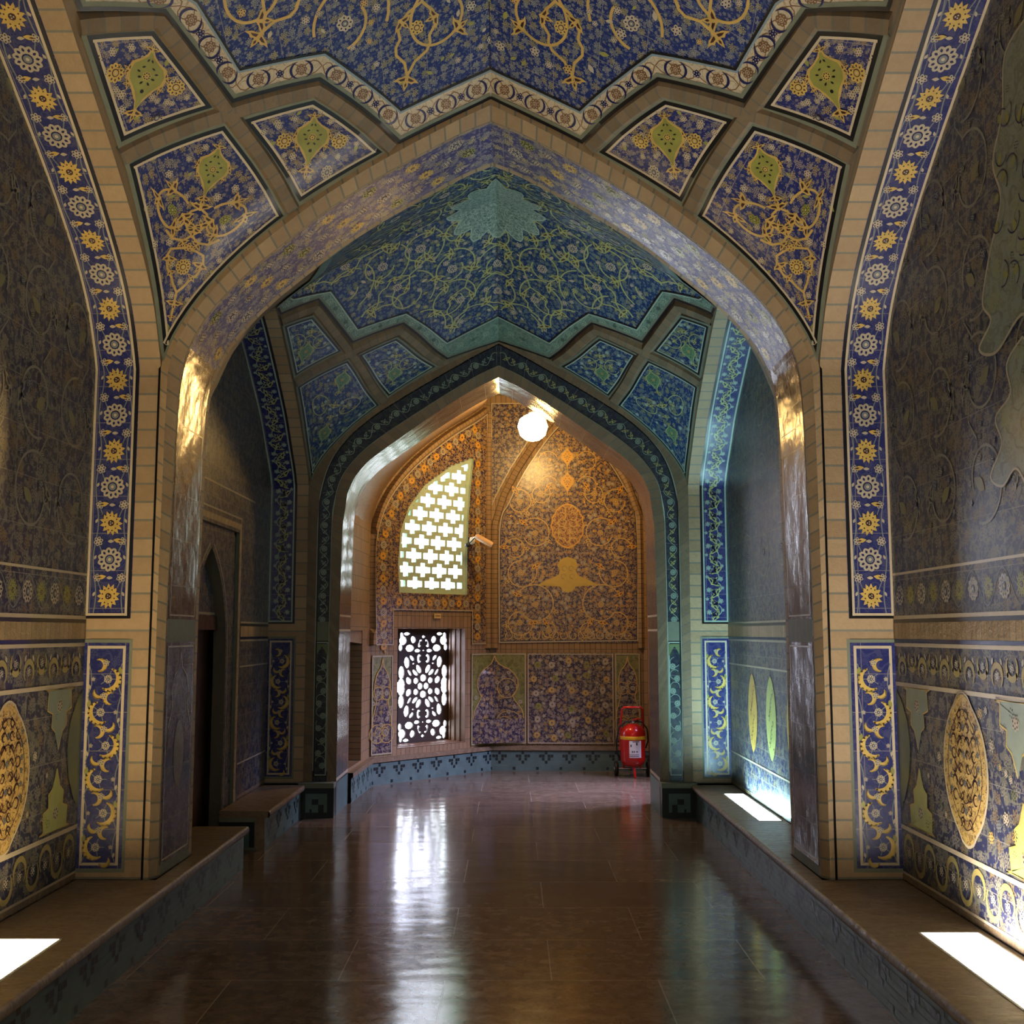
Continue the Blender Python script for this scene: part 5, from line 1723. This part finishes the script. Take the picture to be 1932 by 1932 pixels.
z = 1.575
while z < 4.43:
    z2 = min(4.44, z + .04); l0, l1 = mono(rimL, z), mono(rimL, z2); r0, r1 = mono(rimR, z), mono(rimR, z2)
    for k in range(6):
        q = [(s_B + l0 + (r0 - l0) * k / 6, z), (s_B + l0 + (r0 - l0) * (k + 1) / 6, z), (s_B + l1 + (r1 - l1) * (k + 1) / 6, z2), (s_B + l1 + (r1 - l1) * k / 6, z2)]
        mb.face([P5.pt(*t, 0) for t in q], M_brown, q)
    z = z2
outl = [(s_B + a, b) for a, b in smooth_table(rimL, 30)] + [(s_B + a, b) for a, b in smooth_table(rimR[::-1], 30)[1:]]
ribbon(mb, P5, outl, .014, M_petal, 3, True); ribbon(mb, P5, outl, .008, M_black, 2, True, side=.012)
cxa = s_B + .985
g = P5.frame(cxa, 3.04, 0)
o = [(x * .21 * (1 + .05 * math.cos(16 * t)), y * .285) for t, x, y in [(t, math.sin(t) * (abs(math.sin(t)) ** .15), math.cos(t)) for t in [2 * PI * k / 64 for k in range(64)]]]
blob(mb, P5, g, o, M_orange, 3, (0, 0)); blob(mb, P5, g, [(a * .93, b * .93) for a, b in o], floral('amber medallion tile', (.16, .06, .03), (.66, .42, .12), (.66, .40, .10), (.6, .34, .08), 16, .3), 4, (0, 0))
for s in (-1, 1):
    for k in range(6): vine(mb, P5, g, arc(s * .07, -.2 + k * .08, .05, k, k + 4.5, 12), .01, M_gold, 5)
for (zc, r) in ((3.6, .11), (3.92, .1)):
    g = P5.frame(cxa, zc, 0); medallion(mb, P5, g, 0, 0, r, 0, 3, M_orange, M_gold)
    for s in (-1, 1): vine(mb, P5, g, arc(s * .25, -.05, .13, PI / 2 + s * 1.2, PI / 2 + s * 1.2 - s * 5, 22, .8), .011, M_gold, 2)
g = P5.frame(cxa, 2.36, 0)
hc = [(0, .29), (.10, .25), (.13, .17), (.10, .12), (.12, .06), (.2, .02), (.30, -.02), (.38, -.07), (.2, -.08), (.1, -.09), (.06, -.14), (0, -.17)]
cart = hc + [(-a, b) for a, b in hc[-2:0:-1]]
gold2 = plain('flat mustard cartouche glaze', (.50, .36, .07), .35, var=.1)
blob(mb, P5, g, cart, gold2, 3, (0, 0))
for z_, L_ in ((.14, .07), (.04, .09)):
    for s in (-1, 1): vine(mb, P5, g, arc(s * L_ * .6, z_, .03, 0, 5, 10), .006, M_olive, 4)
rnd = random.Random(8)
for (x, z_, r, ph) in ((.42, 2.95, .2, .6), (.60, 2.45, .2, 2.6), (.42, 2.05, .26, .4), (.62, 3.35, .16, 1), (.35, 3.45, .13, 2.2), (.62, 1.82, .17, 3), (.25, 1.72, .1, 1), (.68, 2.75, .14, 0)):
    for s in (-1, 1):
        g = P5.frame(cxa + s * x * .98, z_, 0)
        vine(mb, P5, g, [(s * a, b) for a, b in arc(0, 0, r, ph, ph + 5.3, 28, .75)], .013, M_gold, 2)
        palmette(mb, P5, g, s * r * math.cos(ph), r * math.sin(ph), .075, s * ph, M_orange, lay=3)
        palmette(mb, P5, g, s * r * math.cos(ph + 3), r * math.sin(ph + 3), .06, s * (ph + 3), M_gold, lay=3)
        rosette(mb, P5, g, 0, 0, .04, M_gold, M_dkred, 9, 3)
for s in (-1, 1):
    for k in range(7):
        g = P5.frame(cxa + s * (.06 + k * .115), 1.66, 0); vine(mb, P5, g, [(s * a, b) for a, b in arc(0, 0, .055, 2, 7.5, 16, .6)], .01, M_gold, 3)
for k in range(330):
    x, z_ = rnd.uniform(-.84, .84), rnd.uniform(1.64, 4.1)
    a = cxa - s_B + x
    if not (mono(rimL, z_) + .06 < a < mono(rimR, z_) - .06): continue
    if math.hypot(x, (z_ - 3.04) * .7) < .24: continue
    g = P5.frame(cxa + x, z_, rnd.uniform(0, 6))
    if rnd.random() < .6: florette(mb, P5, g, 0, 0, rnd.uniform(.02, .034), rnd.choice((M_petal, M_petal, M_gold)), M_dkred, 7, 1)
    else: leaf(mb, P5, g, 0, 0, .04, 0, rnd.choice((M_petal, M_gold, M_orange)), 1)
mb.build('tall_arch_panel', wf)


mb = MB()
for pts in ([(.02, 3.3), (.02, 4.62), (.80, 4.62), (.62, 4.32), (.44, 4.06), (.26, 3.78), (.09, 3.46)], [(1.87, 3.35), (1.87, 4.62), (1.12, 4.62), (1.30, 4.36), (1.50, 4.10), (1.72, 3.74)]):
    pp = [(s_B + a, b) for a, b in pts]; polyfill(mb, P5, pp, M_brown2, 0); ribbon(mb, P5, pp, .012, M_petal, 1, True)
mb.build('spandrel_tiles', wf)


# moulded brick ribs of the chamber
def ch_rib(pts, w=.055, h=.05, name='brick_rib'):
    mb = MB(); rows = []; uv = []; acc = 0; prev = None
    C = Curve(pts); n = 50
    for k in range(n + 1):
        p = C.at(C.L * k / n); q = C.at(min(C.L, C.L * (k + 1) / n)); r = C.at(max(0, C.L * (k - 1) / n))
        tx, tz = q[0] - r[0], q[1] - r[1]; l = math.hypot(tx, tz) or 1; nx, nz = -tz / l, tx / l
        rows.append([PC.pt(p[0] + nx * w * e, p[1] + nz * w * e, hh) for e, hh in ((-1, .0), (-.75, h * .7), (0, h), (.75, h * .7), (1, .0))])
        uv.append([(C.L * k / n, e) for e in (0, .02, .04, .06, .08)])
    mb.grid(rows, M_brickch, uv, smooth=False); mb.build(name, wf)


ch_rib([(s_B - .04, 1.5), (s_B - .04, 4.0), (s_B - .02, 4.5)], .045)
ch_rib([(s_B + .06, 1.5), (s_B + .06, 3.05), (s_B + .17, 3.42), (s_B + .34, 3.75), (s_B + .52, 4.03), (s_B + .72, 4.3), (s_B + .92, 4.55)], .045)
ch_rib([(s_B + 1.90, 1.5), (s_B + 1.90, 3.15), (s_B + 1.74, 3.6), (s_B + 1.51, 3.98), (s_B + 1.27, 4.27), (s_B + 1.05, 4.52)], .045)
# plinth of the chamber
for i, (s0, s1) in enumerate(((0.01, s_A), (s_A, s_B), (s_B, s_C), (s_C, s_D))):
    mb = MB(); Pm = Pan(PC.f, PC.ref, .05)
    mosaic(mb, Pm, s0 + .002, s1 - .002, 0, .25, .036)
    p0, p1 = PC.pt(s0 + .002, .25, .07), PC.pt(s1 - .002, .25, .07); q0, q1 = PC.f(s0 + .002, .3), PC.f(s1 - .002, .3)
    t0, t1 = PC.pt(s0 + .002, .3, .07), PC.pt(s1 - .002, .3, .07)
    mb.face([p0, p1, t1, t0], M_stone); mb.face([t0, t1, q1, q0], M_stone)
    mb.build('baseboard_chamber', kind='structure', label='low turquoise mosaic plinth under the chamber wall')

# dark side door of the chamber
mb = MB()
d0, d1_ = chw(.1, 0), chw(.84, 0); outw = Vector((-1, 0, 0))
for (a, b) in ((.1, .1), (.84, .84)):
    p = chw(a, 0); mb.face([(p.x, p.y, .33), (p.x - .3, p.y, .33), (p.x - .3, p.y, 1.72), (p.x, p.y, 1.72)], M_brickch, [(0, 0), (0, .3), (1.4, .3), (1.4, 0)])
mb.face([(d0.x, d0.y, 1.72), (d0.x - .3, d0.y, 1.72), (d1_.x - .3, d1_.y, 1.72), (d1_.x, d1_.y, 1.72)], M_wood)
mb.face([(d0.x, d0.y, .33), (d0.x - .3, d0.y, .33), (d1_.x - .3, d1_.y, .33), (d1_.x, d1_.y, .33)], M_stone)
dd = mb.build('door_2', kind='structure', label='narrow dark doorway at the left of the end chamber')
mb = MB(); mb.box((d0.x - .32, d0.y, .33), (d0.x - .27, d1_.y, 1.72), M_wood); mb.build('door_leaf', dd)

# ------------------------------------------------------------------ lattice window
din = Vector((1.33, 1.40, 0)).normalized(); outn = Vector((-din.y, din.x, 0))


def wpt(a, z, d=0):
    p = chw(s_A + a, z); return p + outn * d


mb = MB(); dep = .32; a0, b0, a1, b1 = .42, .376, 1.51, 1.745
for (p, q) in (((a0, b0), (a0, b1)), ((a1, b1), (a1, b0)), ((a0, b1), (a1, b1)), ((a1, b0), (a0, b0))):
    prevd = 0
    m = M_wood if p[1] == q[1] and p[1] > 1 else plain('brown stone jamb', (.20, .11, .06), .4)
    sp_ = lambda t: (t[0] + (.26 if t[0] < 1 else 0), t[1])
    mb.face([wpt(*p, 0), wpt(*q, 0), wpt(*sp_(q), dep), wpt(*sp_(p), dep)], m)
win1 = mb.build('window_1', kind='structure', label='deep window with carved dark lattice in the chamber wall')
mb = MB(); st = plain('brown stone jamb', (.20, .11, .06), .4)
for d, t in ((.01, -.005), (.10, .0), (.19, .0), (.27, .0)):   # stepped jamb mouldings
    for (p, q) in (((a1 - t - .012, b0), (a1 - t, b1)), ((a0 + d * .85, b0 + t), (a1, b0 + t + .012))):
        pts = [wpt(p[0], p[1], d - .01), wpt(q[0], p[1], d - .01), wpt(q[0], q[1], d - .01), wpt(p[0], q[1], d - .01)]
        pt2 = [v + outn * .03 for v in pts]
        mb.face(pts, st); mb.face(pt2[::-1], st)
        for i in range(4): j = (i + 1) % 4; mb.face([pts[i], pts[j], pt2[j], pt2[i]], st)
mb.build('window_frame', win1)
BL = [(0, -95, 37, 40, 0), (37, 0, 30, 38, 0), (88, -65, 28, 34, 0), (175, -68, 30, 42, 25), (262, -25, 40, 72, 0), (262, -165, 32, 76, 0), (55, -200, 26, 52, 25), (98, -160, 20, 44, 42), (165, -160, 14, 40, 30),
      (198, -280, 30, 66, 5), (138, -330, 18, 36, 35), (50, -322, 26, 50, 0), (118, -265, 11, 11, 0), (165, -445, 48, 40, 0), (73, -415, 32, 20, 0), (0, -418, 9, 9, 0), (42, -500, 19, 50, -15), (0, -578, 20, 15, 0),
      (125, -545, 28, 42, 10), (248, -535, 42, 52, 0), (275, -455, 20, 42, 0), (200, -612, 34, 17, 0), (262, -590, 20, 40, 0)]


def lattice_hole(x, y):
    x = abs(x); y = -abs(y)
    for (cx, cy, a, b, r) in BL:
        c, s = math.cos(math.radians(r)), math.sin(math.radians(r)); dx, dy = x - cx, y - cy
        u, v = dx * c + dy * s, -dx * s + dy * c
        if (u / a) ** 2 + (v / b) ** 2 < 1:
            if cx == 50 and (dx + 16) ** 2 / 300 + dy * dy / 700 < 1: return False
            if cx == 42 and (dx + 10) ** 2 / 200 + dy * dy / 700 < 1: return False
            return True
    return False


def raster_plate(mb, fn, na, nb, place, mat, thick):
    """plate with holes; fn(i,j) True where solid; place(u,v,depth)"""
    sol = [[fn((i + .5) / na, (j + .5) / nb) for i in range(na)] for j in range(nb)]
    vid = {}

    def V(i, j, k):
        key = (i, j, k)
        if key not in vid: vid[key] = len(mb.v); mb.v.append(tuple(place(i / na, j / nb, thick * k)))
        return vid[key]
    mi = mb.mi(mat)

    def F(*v): mb.f.append(v); mb.m.append(mi); mb.smooth.append(False); mb.uv += [(0, 0)] * 4
    for j in range(nb):
        for i in range(na):
            if not sol[j][i]: continue
            F(V(i, j, 0), V(i + 1, j, 0), V(i + 1, j + 1, 0), V(i, j + 1, 0)); F(V(i, j, 1), V(i, j + 1, 1), V(i + 1, j + 1, 1), V(i + 1, j, 1))
            if i == 0 or not sol[j][i - 1]: F(V(i, j, 0), V(i, j + 1, 0), V(i, j + 1, 1), V(i, j, 1))
            if i == na - 1 or not sol[j][i + 1]: F(V(i + 1, j, 0), V(i + 1, j, 1), V(i + 1, j + 1, 1), V(i + 1, j + 1, 0))
            if j == 0 or not sol[j - 1][i]: F(V(i, j, 0), V(i, j, 1), V(i + 1, j, 1), V(i + 1, j, 0))
            if j == nb - 1 or not sol[j + 1][i]: F(V(i, j + 1, 0), V(i + 1, j + 1, 0), V(i + 1, j + 1, 1), V(i, j + 1, 1))


mb = MB()
LW = 300


def lattice_build(LA0, LA1, LB0, LB1):
    raster_plate(mb, lambda u, v: not lattice_hole((u - .5) * 2 * LW, (v - .5) * 2 * 645), 120, 250,
                 lambda u, v, d: wpt(LA0 + (LA1 - LA0) * u, LB0 + (LB1 - LB0) * v, dep - .02 + d), M_lattice, .022)


lattice_build(.69, 1.49, b0 + .012, b1 - .03)
for q in (((1.488, b0), (a1 + .02, b1)), ((a0, b1 - .032), (a1, b1 + .02)), ((a0, b0 - .02), (a1, b0 + .014)), ((a0, b0), (.691, b1))):
    (p0a, p0b), (p1a, p1b) = q; mb.face([wpt(p0a, p0b, dep), wpt(p1a, p0b, dep), wpt(p1a, p1b, dep), wpt(p0a, p1b, dep)], st)
mb.build('lattice_screen', win1)

# ------------------------------------------------------------------ arched grille above
def grille_solid(u, v):
    a = .38 + u * 1.28; z = 2.14 + v * 1.78
    inside = in_poly(a, z, gr)
    # distance to the outline
    dmin = 9
    for (p, q) in zip(gr, gr[1:] + gr[:1]):
        dx, dz = q[0] - p[0], q[1] - p[1]; t = max(0, min(1, ((a - p[0]) * dx + (z - p[1]) * dz) / (dx * dx + dz * dz)))
        dmin = min(dmin, math.hypot(a - p[0] - dx * t, z - p[1] - dz * t))
    if not inside: return dmin < .035
    if dmin < .055: return True
    px, pz = .268, .168
    row = math.floor((z - 2.19) / pz); zz = (z - 2.19) / pz - row; aa = (a - .56 + (row % 2) * px / 2 + row * .012) / px; aa -= math.floor(aa)
    dx = abs(aa - .5) * px; dz = abs(zz - .5) * pz
    arm_w, arm_l = .036, .116
    if (dx < arm_w and dz < .083) or (dx < arm_l and dz < .036): return False
    return True


mb = MB()
raster_plate(mb, lambda u, v: bool(grille_solid(u, v)), 150, 190, lambda u, v, d: wpt(.38 + 1.28 * u, 2.14 + 1.78 * v, .02 + d), M_grille, .05)
win2 = mb.build('window_2', kind='structure', label='half arched sage plaster grille pierced with crosses')
mb = MB()
for (p, q) in zip(gr, gr[1:] + gr[:1]): mb.face([wpt(*p, -.012), wpt(*q, -.012), wpt(*q, .30), wpt(*p, .30)], M_grille)
mb.build('window_reveal', win2)
mb = MB()   # masonry between the square opening and the arched reveal
zz = 2.16
while zz < 3.90:
    z2 = zz + .03; zc = zz + .015; xsn = []
    for (p, q) in zip(gr, gr[1:] + gr[:1]):
        if (p[1] > zc) != (q[1] > zc): xsn.append(p[0] + (q[0] - p[0]) * (zc - p[1]) / (q[1] - p[1]))
    lo, hi = (min(xsn), max(xsn)) if len(xsn) > 1 else (1.64, 1.64)
    for a, b in ((.40, lo), (hi, 1.64)):
        if b - a > .002: mb.face([wpt(a, zz, .004), wpt(b, zz, .004), wpt(b, z2, .004), wpt(a, z2, .004)], M_brickw, [(a, zz), (b, zz), (b, z2), (a, z2)])
    zz = z2
mb.build('masonry_infill', win2)

# ------------------------------------------------------------------ unseen shell added to keep daylight out, then the room behind the viewpoint
mb = MB()
for x in (-3.15, 3.25):
    mb.face([(x, -2.3, 0), (x, Y4 + (.0 if x < 0 else .0), 0), (x, Y4, 6.4), (x, -2.3, 6.4)], M_wall)
mb.face([(-3.15, -2.3, 6.4), (3.25, -2.3, 6.4), (3.25, Y4, 6.4), (-3.15, Y4, 6.4)], M_wall)
mb.face([(-3.15, -2.3, 0), (3.25, -2.3, 0), (3.25, -2.3, 6.4), (-3.15, -2.3, 6.4)], M_wall)
mb.face([(-3.15, Y4 + .002, 4.2), (3.25, Y4 + .002, 4.2), (3.25, Y4 + .002, 6.45), (-3.15, Y4 + .002, 6.45)], M_wall)
mb.build('wall_light_seal', kind='structure', label='unseen shell added around the vaults to block sky light')
for sx, nm in ((-1, 'wall_left'), (1, 'wall_right')):
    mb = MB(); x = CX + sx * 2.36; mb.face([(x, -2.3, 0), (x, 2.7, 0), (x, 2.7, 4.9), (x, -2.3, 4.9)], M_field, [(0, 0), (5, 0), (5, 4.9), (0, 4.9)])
    mb.build(nm, kind='structure', label='tiled side wall running on behind the viewpoint')
mb = MB(); mb.face([(-2.49, -2.3, 4.9), (2.23, -2.3, 4.9), (2.23, 2.7, 4.9), (-2.49, 2.7, 4.9)], M_wall)
mb.build('ceiling', kind='structure', label='plain ceiling behind the viewpoint')

# ------------------------------------------------------------------ lamp in the end chamber
lamp = empty('hanging_lamp', (.233, 12.3, 4.003), label='round glowing warm lamp hanging high in the end chamber', cat='lamp')
mb = MB(); mb.lathe((.233, 12.3, 4.003), [(.001, -.17), (.08, -.15), (.14, -.10), (.17, 0), (.145, .085), (.08, .13), (.03, .145)], emit('lamp glass', (1.0, .60, .20), 85), 24)
adopt(mb.build('glass_globe'), lamp)
mb = MB(); mb.lathe((.233, 12.3, 4.003), [(.032, .14), (.05, .15), (.05, .2), (.02, .23), (.008, .24)], M_steel, 14); mb.tube([(.233, 12.3, 4.23), (.233, 12.3, TOPZ)], .006, M_rubber, 6)
adopt(mb.build('cap_and_cord'), lamp)

# ------------------------------------------------------------------ small camera on the grille edge
cp_ = wpt(1.56, 2.83, -.06)
cam_o = empty('security_camera', cp_, label='small pale tan security camera on a bracket in front of the arched grille', cat='camera')
tanp = plain('tan plastic', (.62, .38, .2), .35); cremep = plain('ivory plastic', (.7, .66, .52), .35)
mb = MB(); e = cp_ + Vector((.07, -.22, .02))
mb.tube([cp_, cp_ + Vector((.02, -.08, .03)), e], .012, cremep, 8); mb.lathe(tuple(cp_), [(.001, -.05), (.03, -.04), (.04, 0), (.03, .04), (.001, .05)], cremep, 12)
adopt(mb.build('bracket'), cam_o)
mb = MB(); a = e + Vector((-.02, .0, .02)); b = e + Vector((.19, -.06, -.10))
mb.tube([a, a + (b - a) * .1, b - (b - a) * .1, b], [.025, .036, .036, .028], tanp, 12); adopt(mb.build('housing'), cam_o)
mb = MB(); mb.lathe((e.x - .12, e.y + .05, e.z - .09), [(.001, -.03), (.028, -.02), (.035, 0), (.028, .02), (.001, .03)], M_rubber, 12)
mb.tube([(e.x - .12, e.y + .05, e.z - .09), (e.x - .03, e.y, e.z)], .006, M_rubber, 6); adopt(mb.build('junction_knob'), cam_o)

# yellow tag above the lattice window
p = wpt(1.02, 1.895, -.016); mb = MB(); u = din
for s_, m, dz in ((.05, M_yellow, 0),):
    q = [p - u * .055 - Vector((0, 0, .028)), p + u * .055 - Vector((0, 0, .028)), p + u * .055 + Vector((0, 0, .028)), p - u * .055 + Vector((0, 0, .028))]
    q2 = [v - outn * .008 for v in q]; mb.face(q2, m); mb.face(q[::-1], m)
    for i in range(4): j = (i + 1) % 4; mb.face([q[i], q[j], q2[j], q2[i]], m)
for k in range(4):
    c = p - outn * .0095 + u * (-.03 + k * .02); mb.face([c - u * .006 - Vector((0, 0, .008)), c + u * .006 - Vector((0, 0, .008)), c + u * .006 + Vector((0, 0, .008)), c - u * .006 + Vector((0, 0, .008))], M_dkred)
mb.build('number_tag', label='small yellow tag on the brick lintel above the lattice window', cat='sign')

# ------------------------------------------------------------------ wheeled fire extinguisher
X0, Y0 = 1.435, 13.38
fe = empty('fire_extinguisher', (X0, Y0, 0), label='red wheeled fire extinguisher with yellow stripe and white label by the chamber wall', cat='fire extinguisher')
mb = MB(); R = .148
mb.lathe((X0, Y0, 0), [(.03, .12), (.08, .125), (.125, .15), (R, .20), (R, .50), (R * .97, .535), (R * .8, .575), (R * .5, .605), (.045, .62), (.001, .622)], M_red, 32)
tank = adopt(mb.build('tank'), fe)
mb = MB(); mb.lathe((X0, Y0, 0), [(R + .002, .44), (R + .003, .442), (R + .003, .478), (R + .002, .48)], plain('yellow stripe paint', (.85, .5, .02), .35), 32); sub(mb.build('yellow_band'), tank)
mb = MB(); rows = []
for k in range(9):
    a = math.radians(-118 + 56 * k / 8 + 6); rows.append([(X0 + (R + .003) * math.cos(a), Y0 + (R + .003) * math.sin(a), z_) for z_ in (.235, .43)])
mb.grid(rows, M_white)
for (da, z_, w_, h_) in ((-14, .375, 5, .013), (12, .395, 6, .016), (-8, .305, 4, .01), (0, .305, 4, .01), (13, .305, 7, .006), (0, .27, 44, .003), (0, .25, 44, .003), (8, .42, 30, .004)):
    a = math.radians(-90 + da); h2 = math.radians(w_ / 2); r2 = R + .0045
    n_ = 6; rr = [[(X0 + r2 * math.cos(a - h2 + 2 * h2 * k / n_), Y0 + r2 * math.sin(a - h2 + 2 * h2 * k / n_), zz_) for zz_ in (z_ - h_, z_ + h_)] for k in range(n_ + 1)]
    mb.grid(rr, M_dkred if w_ == 44 else M_black)
sub(mb.build('label_sheet'), tank)
mb = MB(); h_ = []
for s in (-1, 1): h_.append((X0 + s * .125, Y0 + .06, .50))
mb.tube([(X0 - .14, Y0 + .10, .30), (X0 - .135, Y0 + .09, .60), (X0 - .125, Y0 + .03, .78), (X0 - .10, Y0 + .02, .81), (X0 + .10, Y0 + .02, .81), (X0 + .125, Y0 + .03, .78), (X0 + .135, Y0 + .09, .60), (X0 + .14, Y0 + .10, .30)], .013, M_red, 8)
adopt(mb.build('push_handle'), fe)
mb = MB(); mb.tube([(X0, Y0 - .06, .14), (X0 + .005, Y0 - .10, .09), (X0 + .012, Y0 - .12, .002)], [.018, .016, .014], M_red, 10); adopt(mb.build('front_leg'), fe)
for s in (-1, 1):
    mb = MB(); mb.lathe((X0 + s * .19, Y0 + .1, .085), [(.02, -.022), (.07, -.024), (.085, -.012), (.085, .012), (.07, .024), (.02, .022)], M_rubber, 20, 'x'); wh = adopt(mb.build('wheel'), fe)
    mb = MB(); mb.lathe((X0 + s * .19, Y0 + .1, .085), [(.001, -.028), (.03, -.027), (.03, .027), (.001, .028)], M_steel, 12, 'x'); sub(mb.build('hub'), wh)
mb = MB(); mb.tube([(X0 - .2, Y0 + .1, .085), (X0 + .2, Y0 + .1, .085)], .012, M_steel, 8); mb.tube([(X0 - .1, Y0 + .1, .085), (X0 - .1, Y0 + .06, .2)], .012, M_red, 6); mb.tube([(X0 + .1, Y0 + .1, .085), (X0 + .1, Y0 + .06, .2)], .012, M_red, 6); adopt(mb.build('axle'), fe)
mb = MB(); mb.tube([(X0, Y0, .615), (X0, Y0, .665)], .016, M_steel, 10); mb.tube([(X0, Y0, .655), (X0 + .05, Y0 - .03, .68), (X0 + .10, Y0 - .02, .672)], .009, M_red, 8); mb.tube([(X0, Y0 - .02, .64), (X0, Y0 - .045, .64)], .014, M_steel, 10)
adopt(mb.build('valve'), fe)
mb = MB()
mb.tube([(X0 + .015, Y0 - .01, .645), (X0 - .09, Y0 - .03, .645), (X0 - .165, Y0 - .03, .58), (X0 - .195, Y0 - .02, .42), (X0 - .19, Y0, .28), (X0 - .15, Y0 + .02, .19)], .011, M_rubber, 8)
mb.tube([(X0 + .03, Y0 - .01, .645), (X0 + .11, Y0 - .02, .64), (X0 + .17, Y0 - .01, .56), (X0 + .185, Y0 + .02, .42), (X0 + .16, Y0 + .06, .33)], .009, M_rubber, 8)
adopt(mb.build('hose'), fe)

# ------------------------------------------------------------------ blue display board and small wooden stand at the right
bx, by = 1.83, 13.36
kb = empty('display_board', (bx, by, 0), label='tall lit blue display board in a wooden frame, behind the right pier', cat='screen')
wd = plain('orange brown wood', (.30, .12, .04), .4, bump=.2)
mb = MB(); mb.box((bx - .20, by, 1.0), (bx + .35, by + .04, 1.90), wd); mb.tube([(bx - .19, by + .02, 0), (bx - .19, by + .02, 1.93)], .014, wd, 8); mb.tube([(bx + .34, by + .02, 0), (bx + .34, by + .02, 1.9)], .014, wd, 8)
adopt(mb.build('frame'), kb)
mb = MB(); mb.box((bx - .165, by - .012, 1.05), (bx + .32, by - .002, 1.86), emit('blue screen', (.03, .02, 1.0), 1.6)); bpn = adopt(mb.build('blue_panel'), kb)
mb = MB()
for (x, z_, w_, h_) in ((-.145, 1.29, .012, .025), (-.14, 1.17, .02, .02)):
    mb = MB(); mb.box((bx + x - w_, by - .016, z_ - h_), (bx + x + w_, by - .0125, z_ + h_), emit('white mark', (1, 1, 1), 1.2))
    sub(mb.build('white_mark'), bpn)
ws = empty('wooden_stand', (1.83, 13.2, 0), label='small wooden stand beside the fire extinguisher, mostly behind the right pier', cat='stand')
mb = MB(); mb.box((1.64, 13.05, .78), (2.02, 13.35, .81), wd); adopt(mb.build('top'), ws)
for (x, y) in ((1.67, 13.08), (1.99, 13.08), (1.67, 13.32), (1.99, 13.32)):
    mb = MB(); mb.box((x - .02, y - .02, 0), (x + .02, y + .02, .78), M_wood); adopt(mb.build('leg'), ws)
mb = MB(); mb.box((1.66, 13.1, .88), (2.0, 13.3, 1.0), M_wood); mb.box((1.66, 13.1, .81), (1.69, 13.3, .9), wd); adopt(mb.build('box_shelf'), ws)
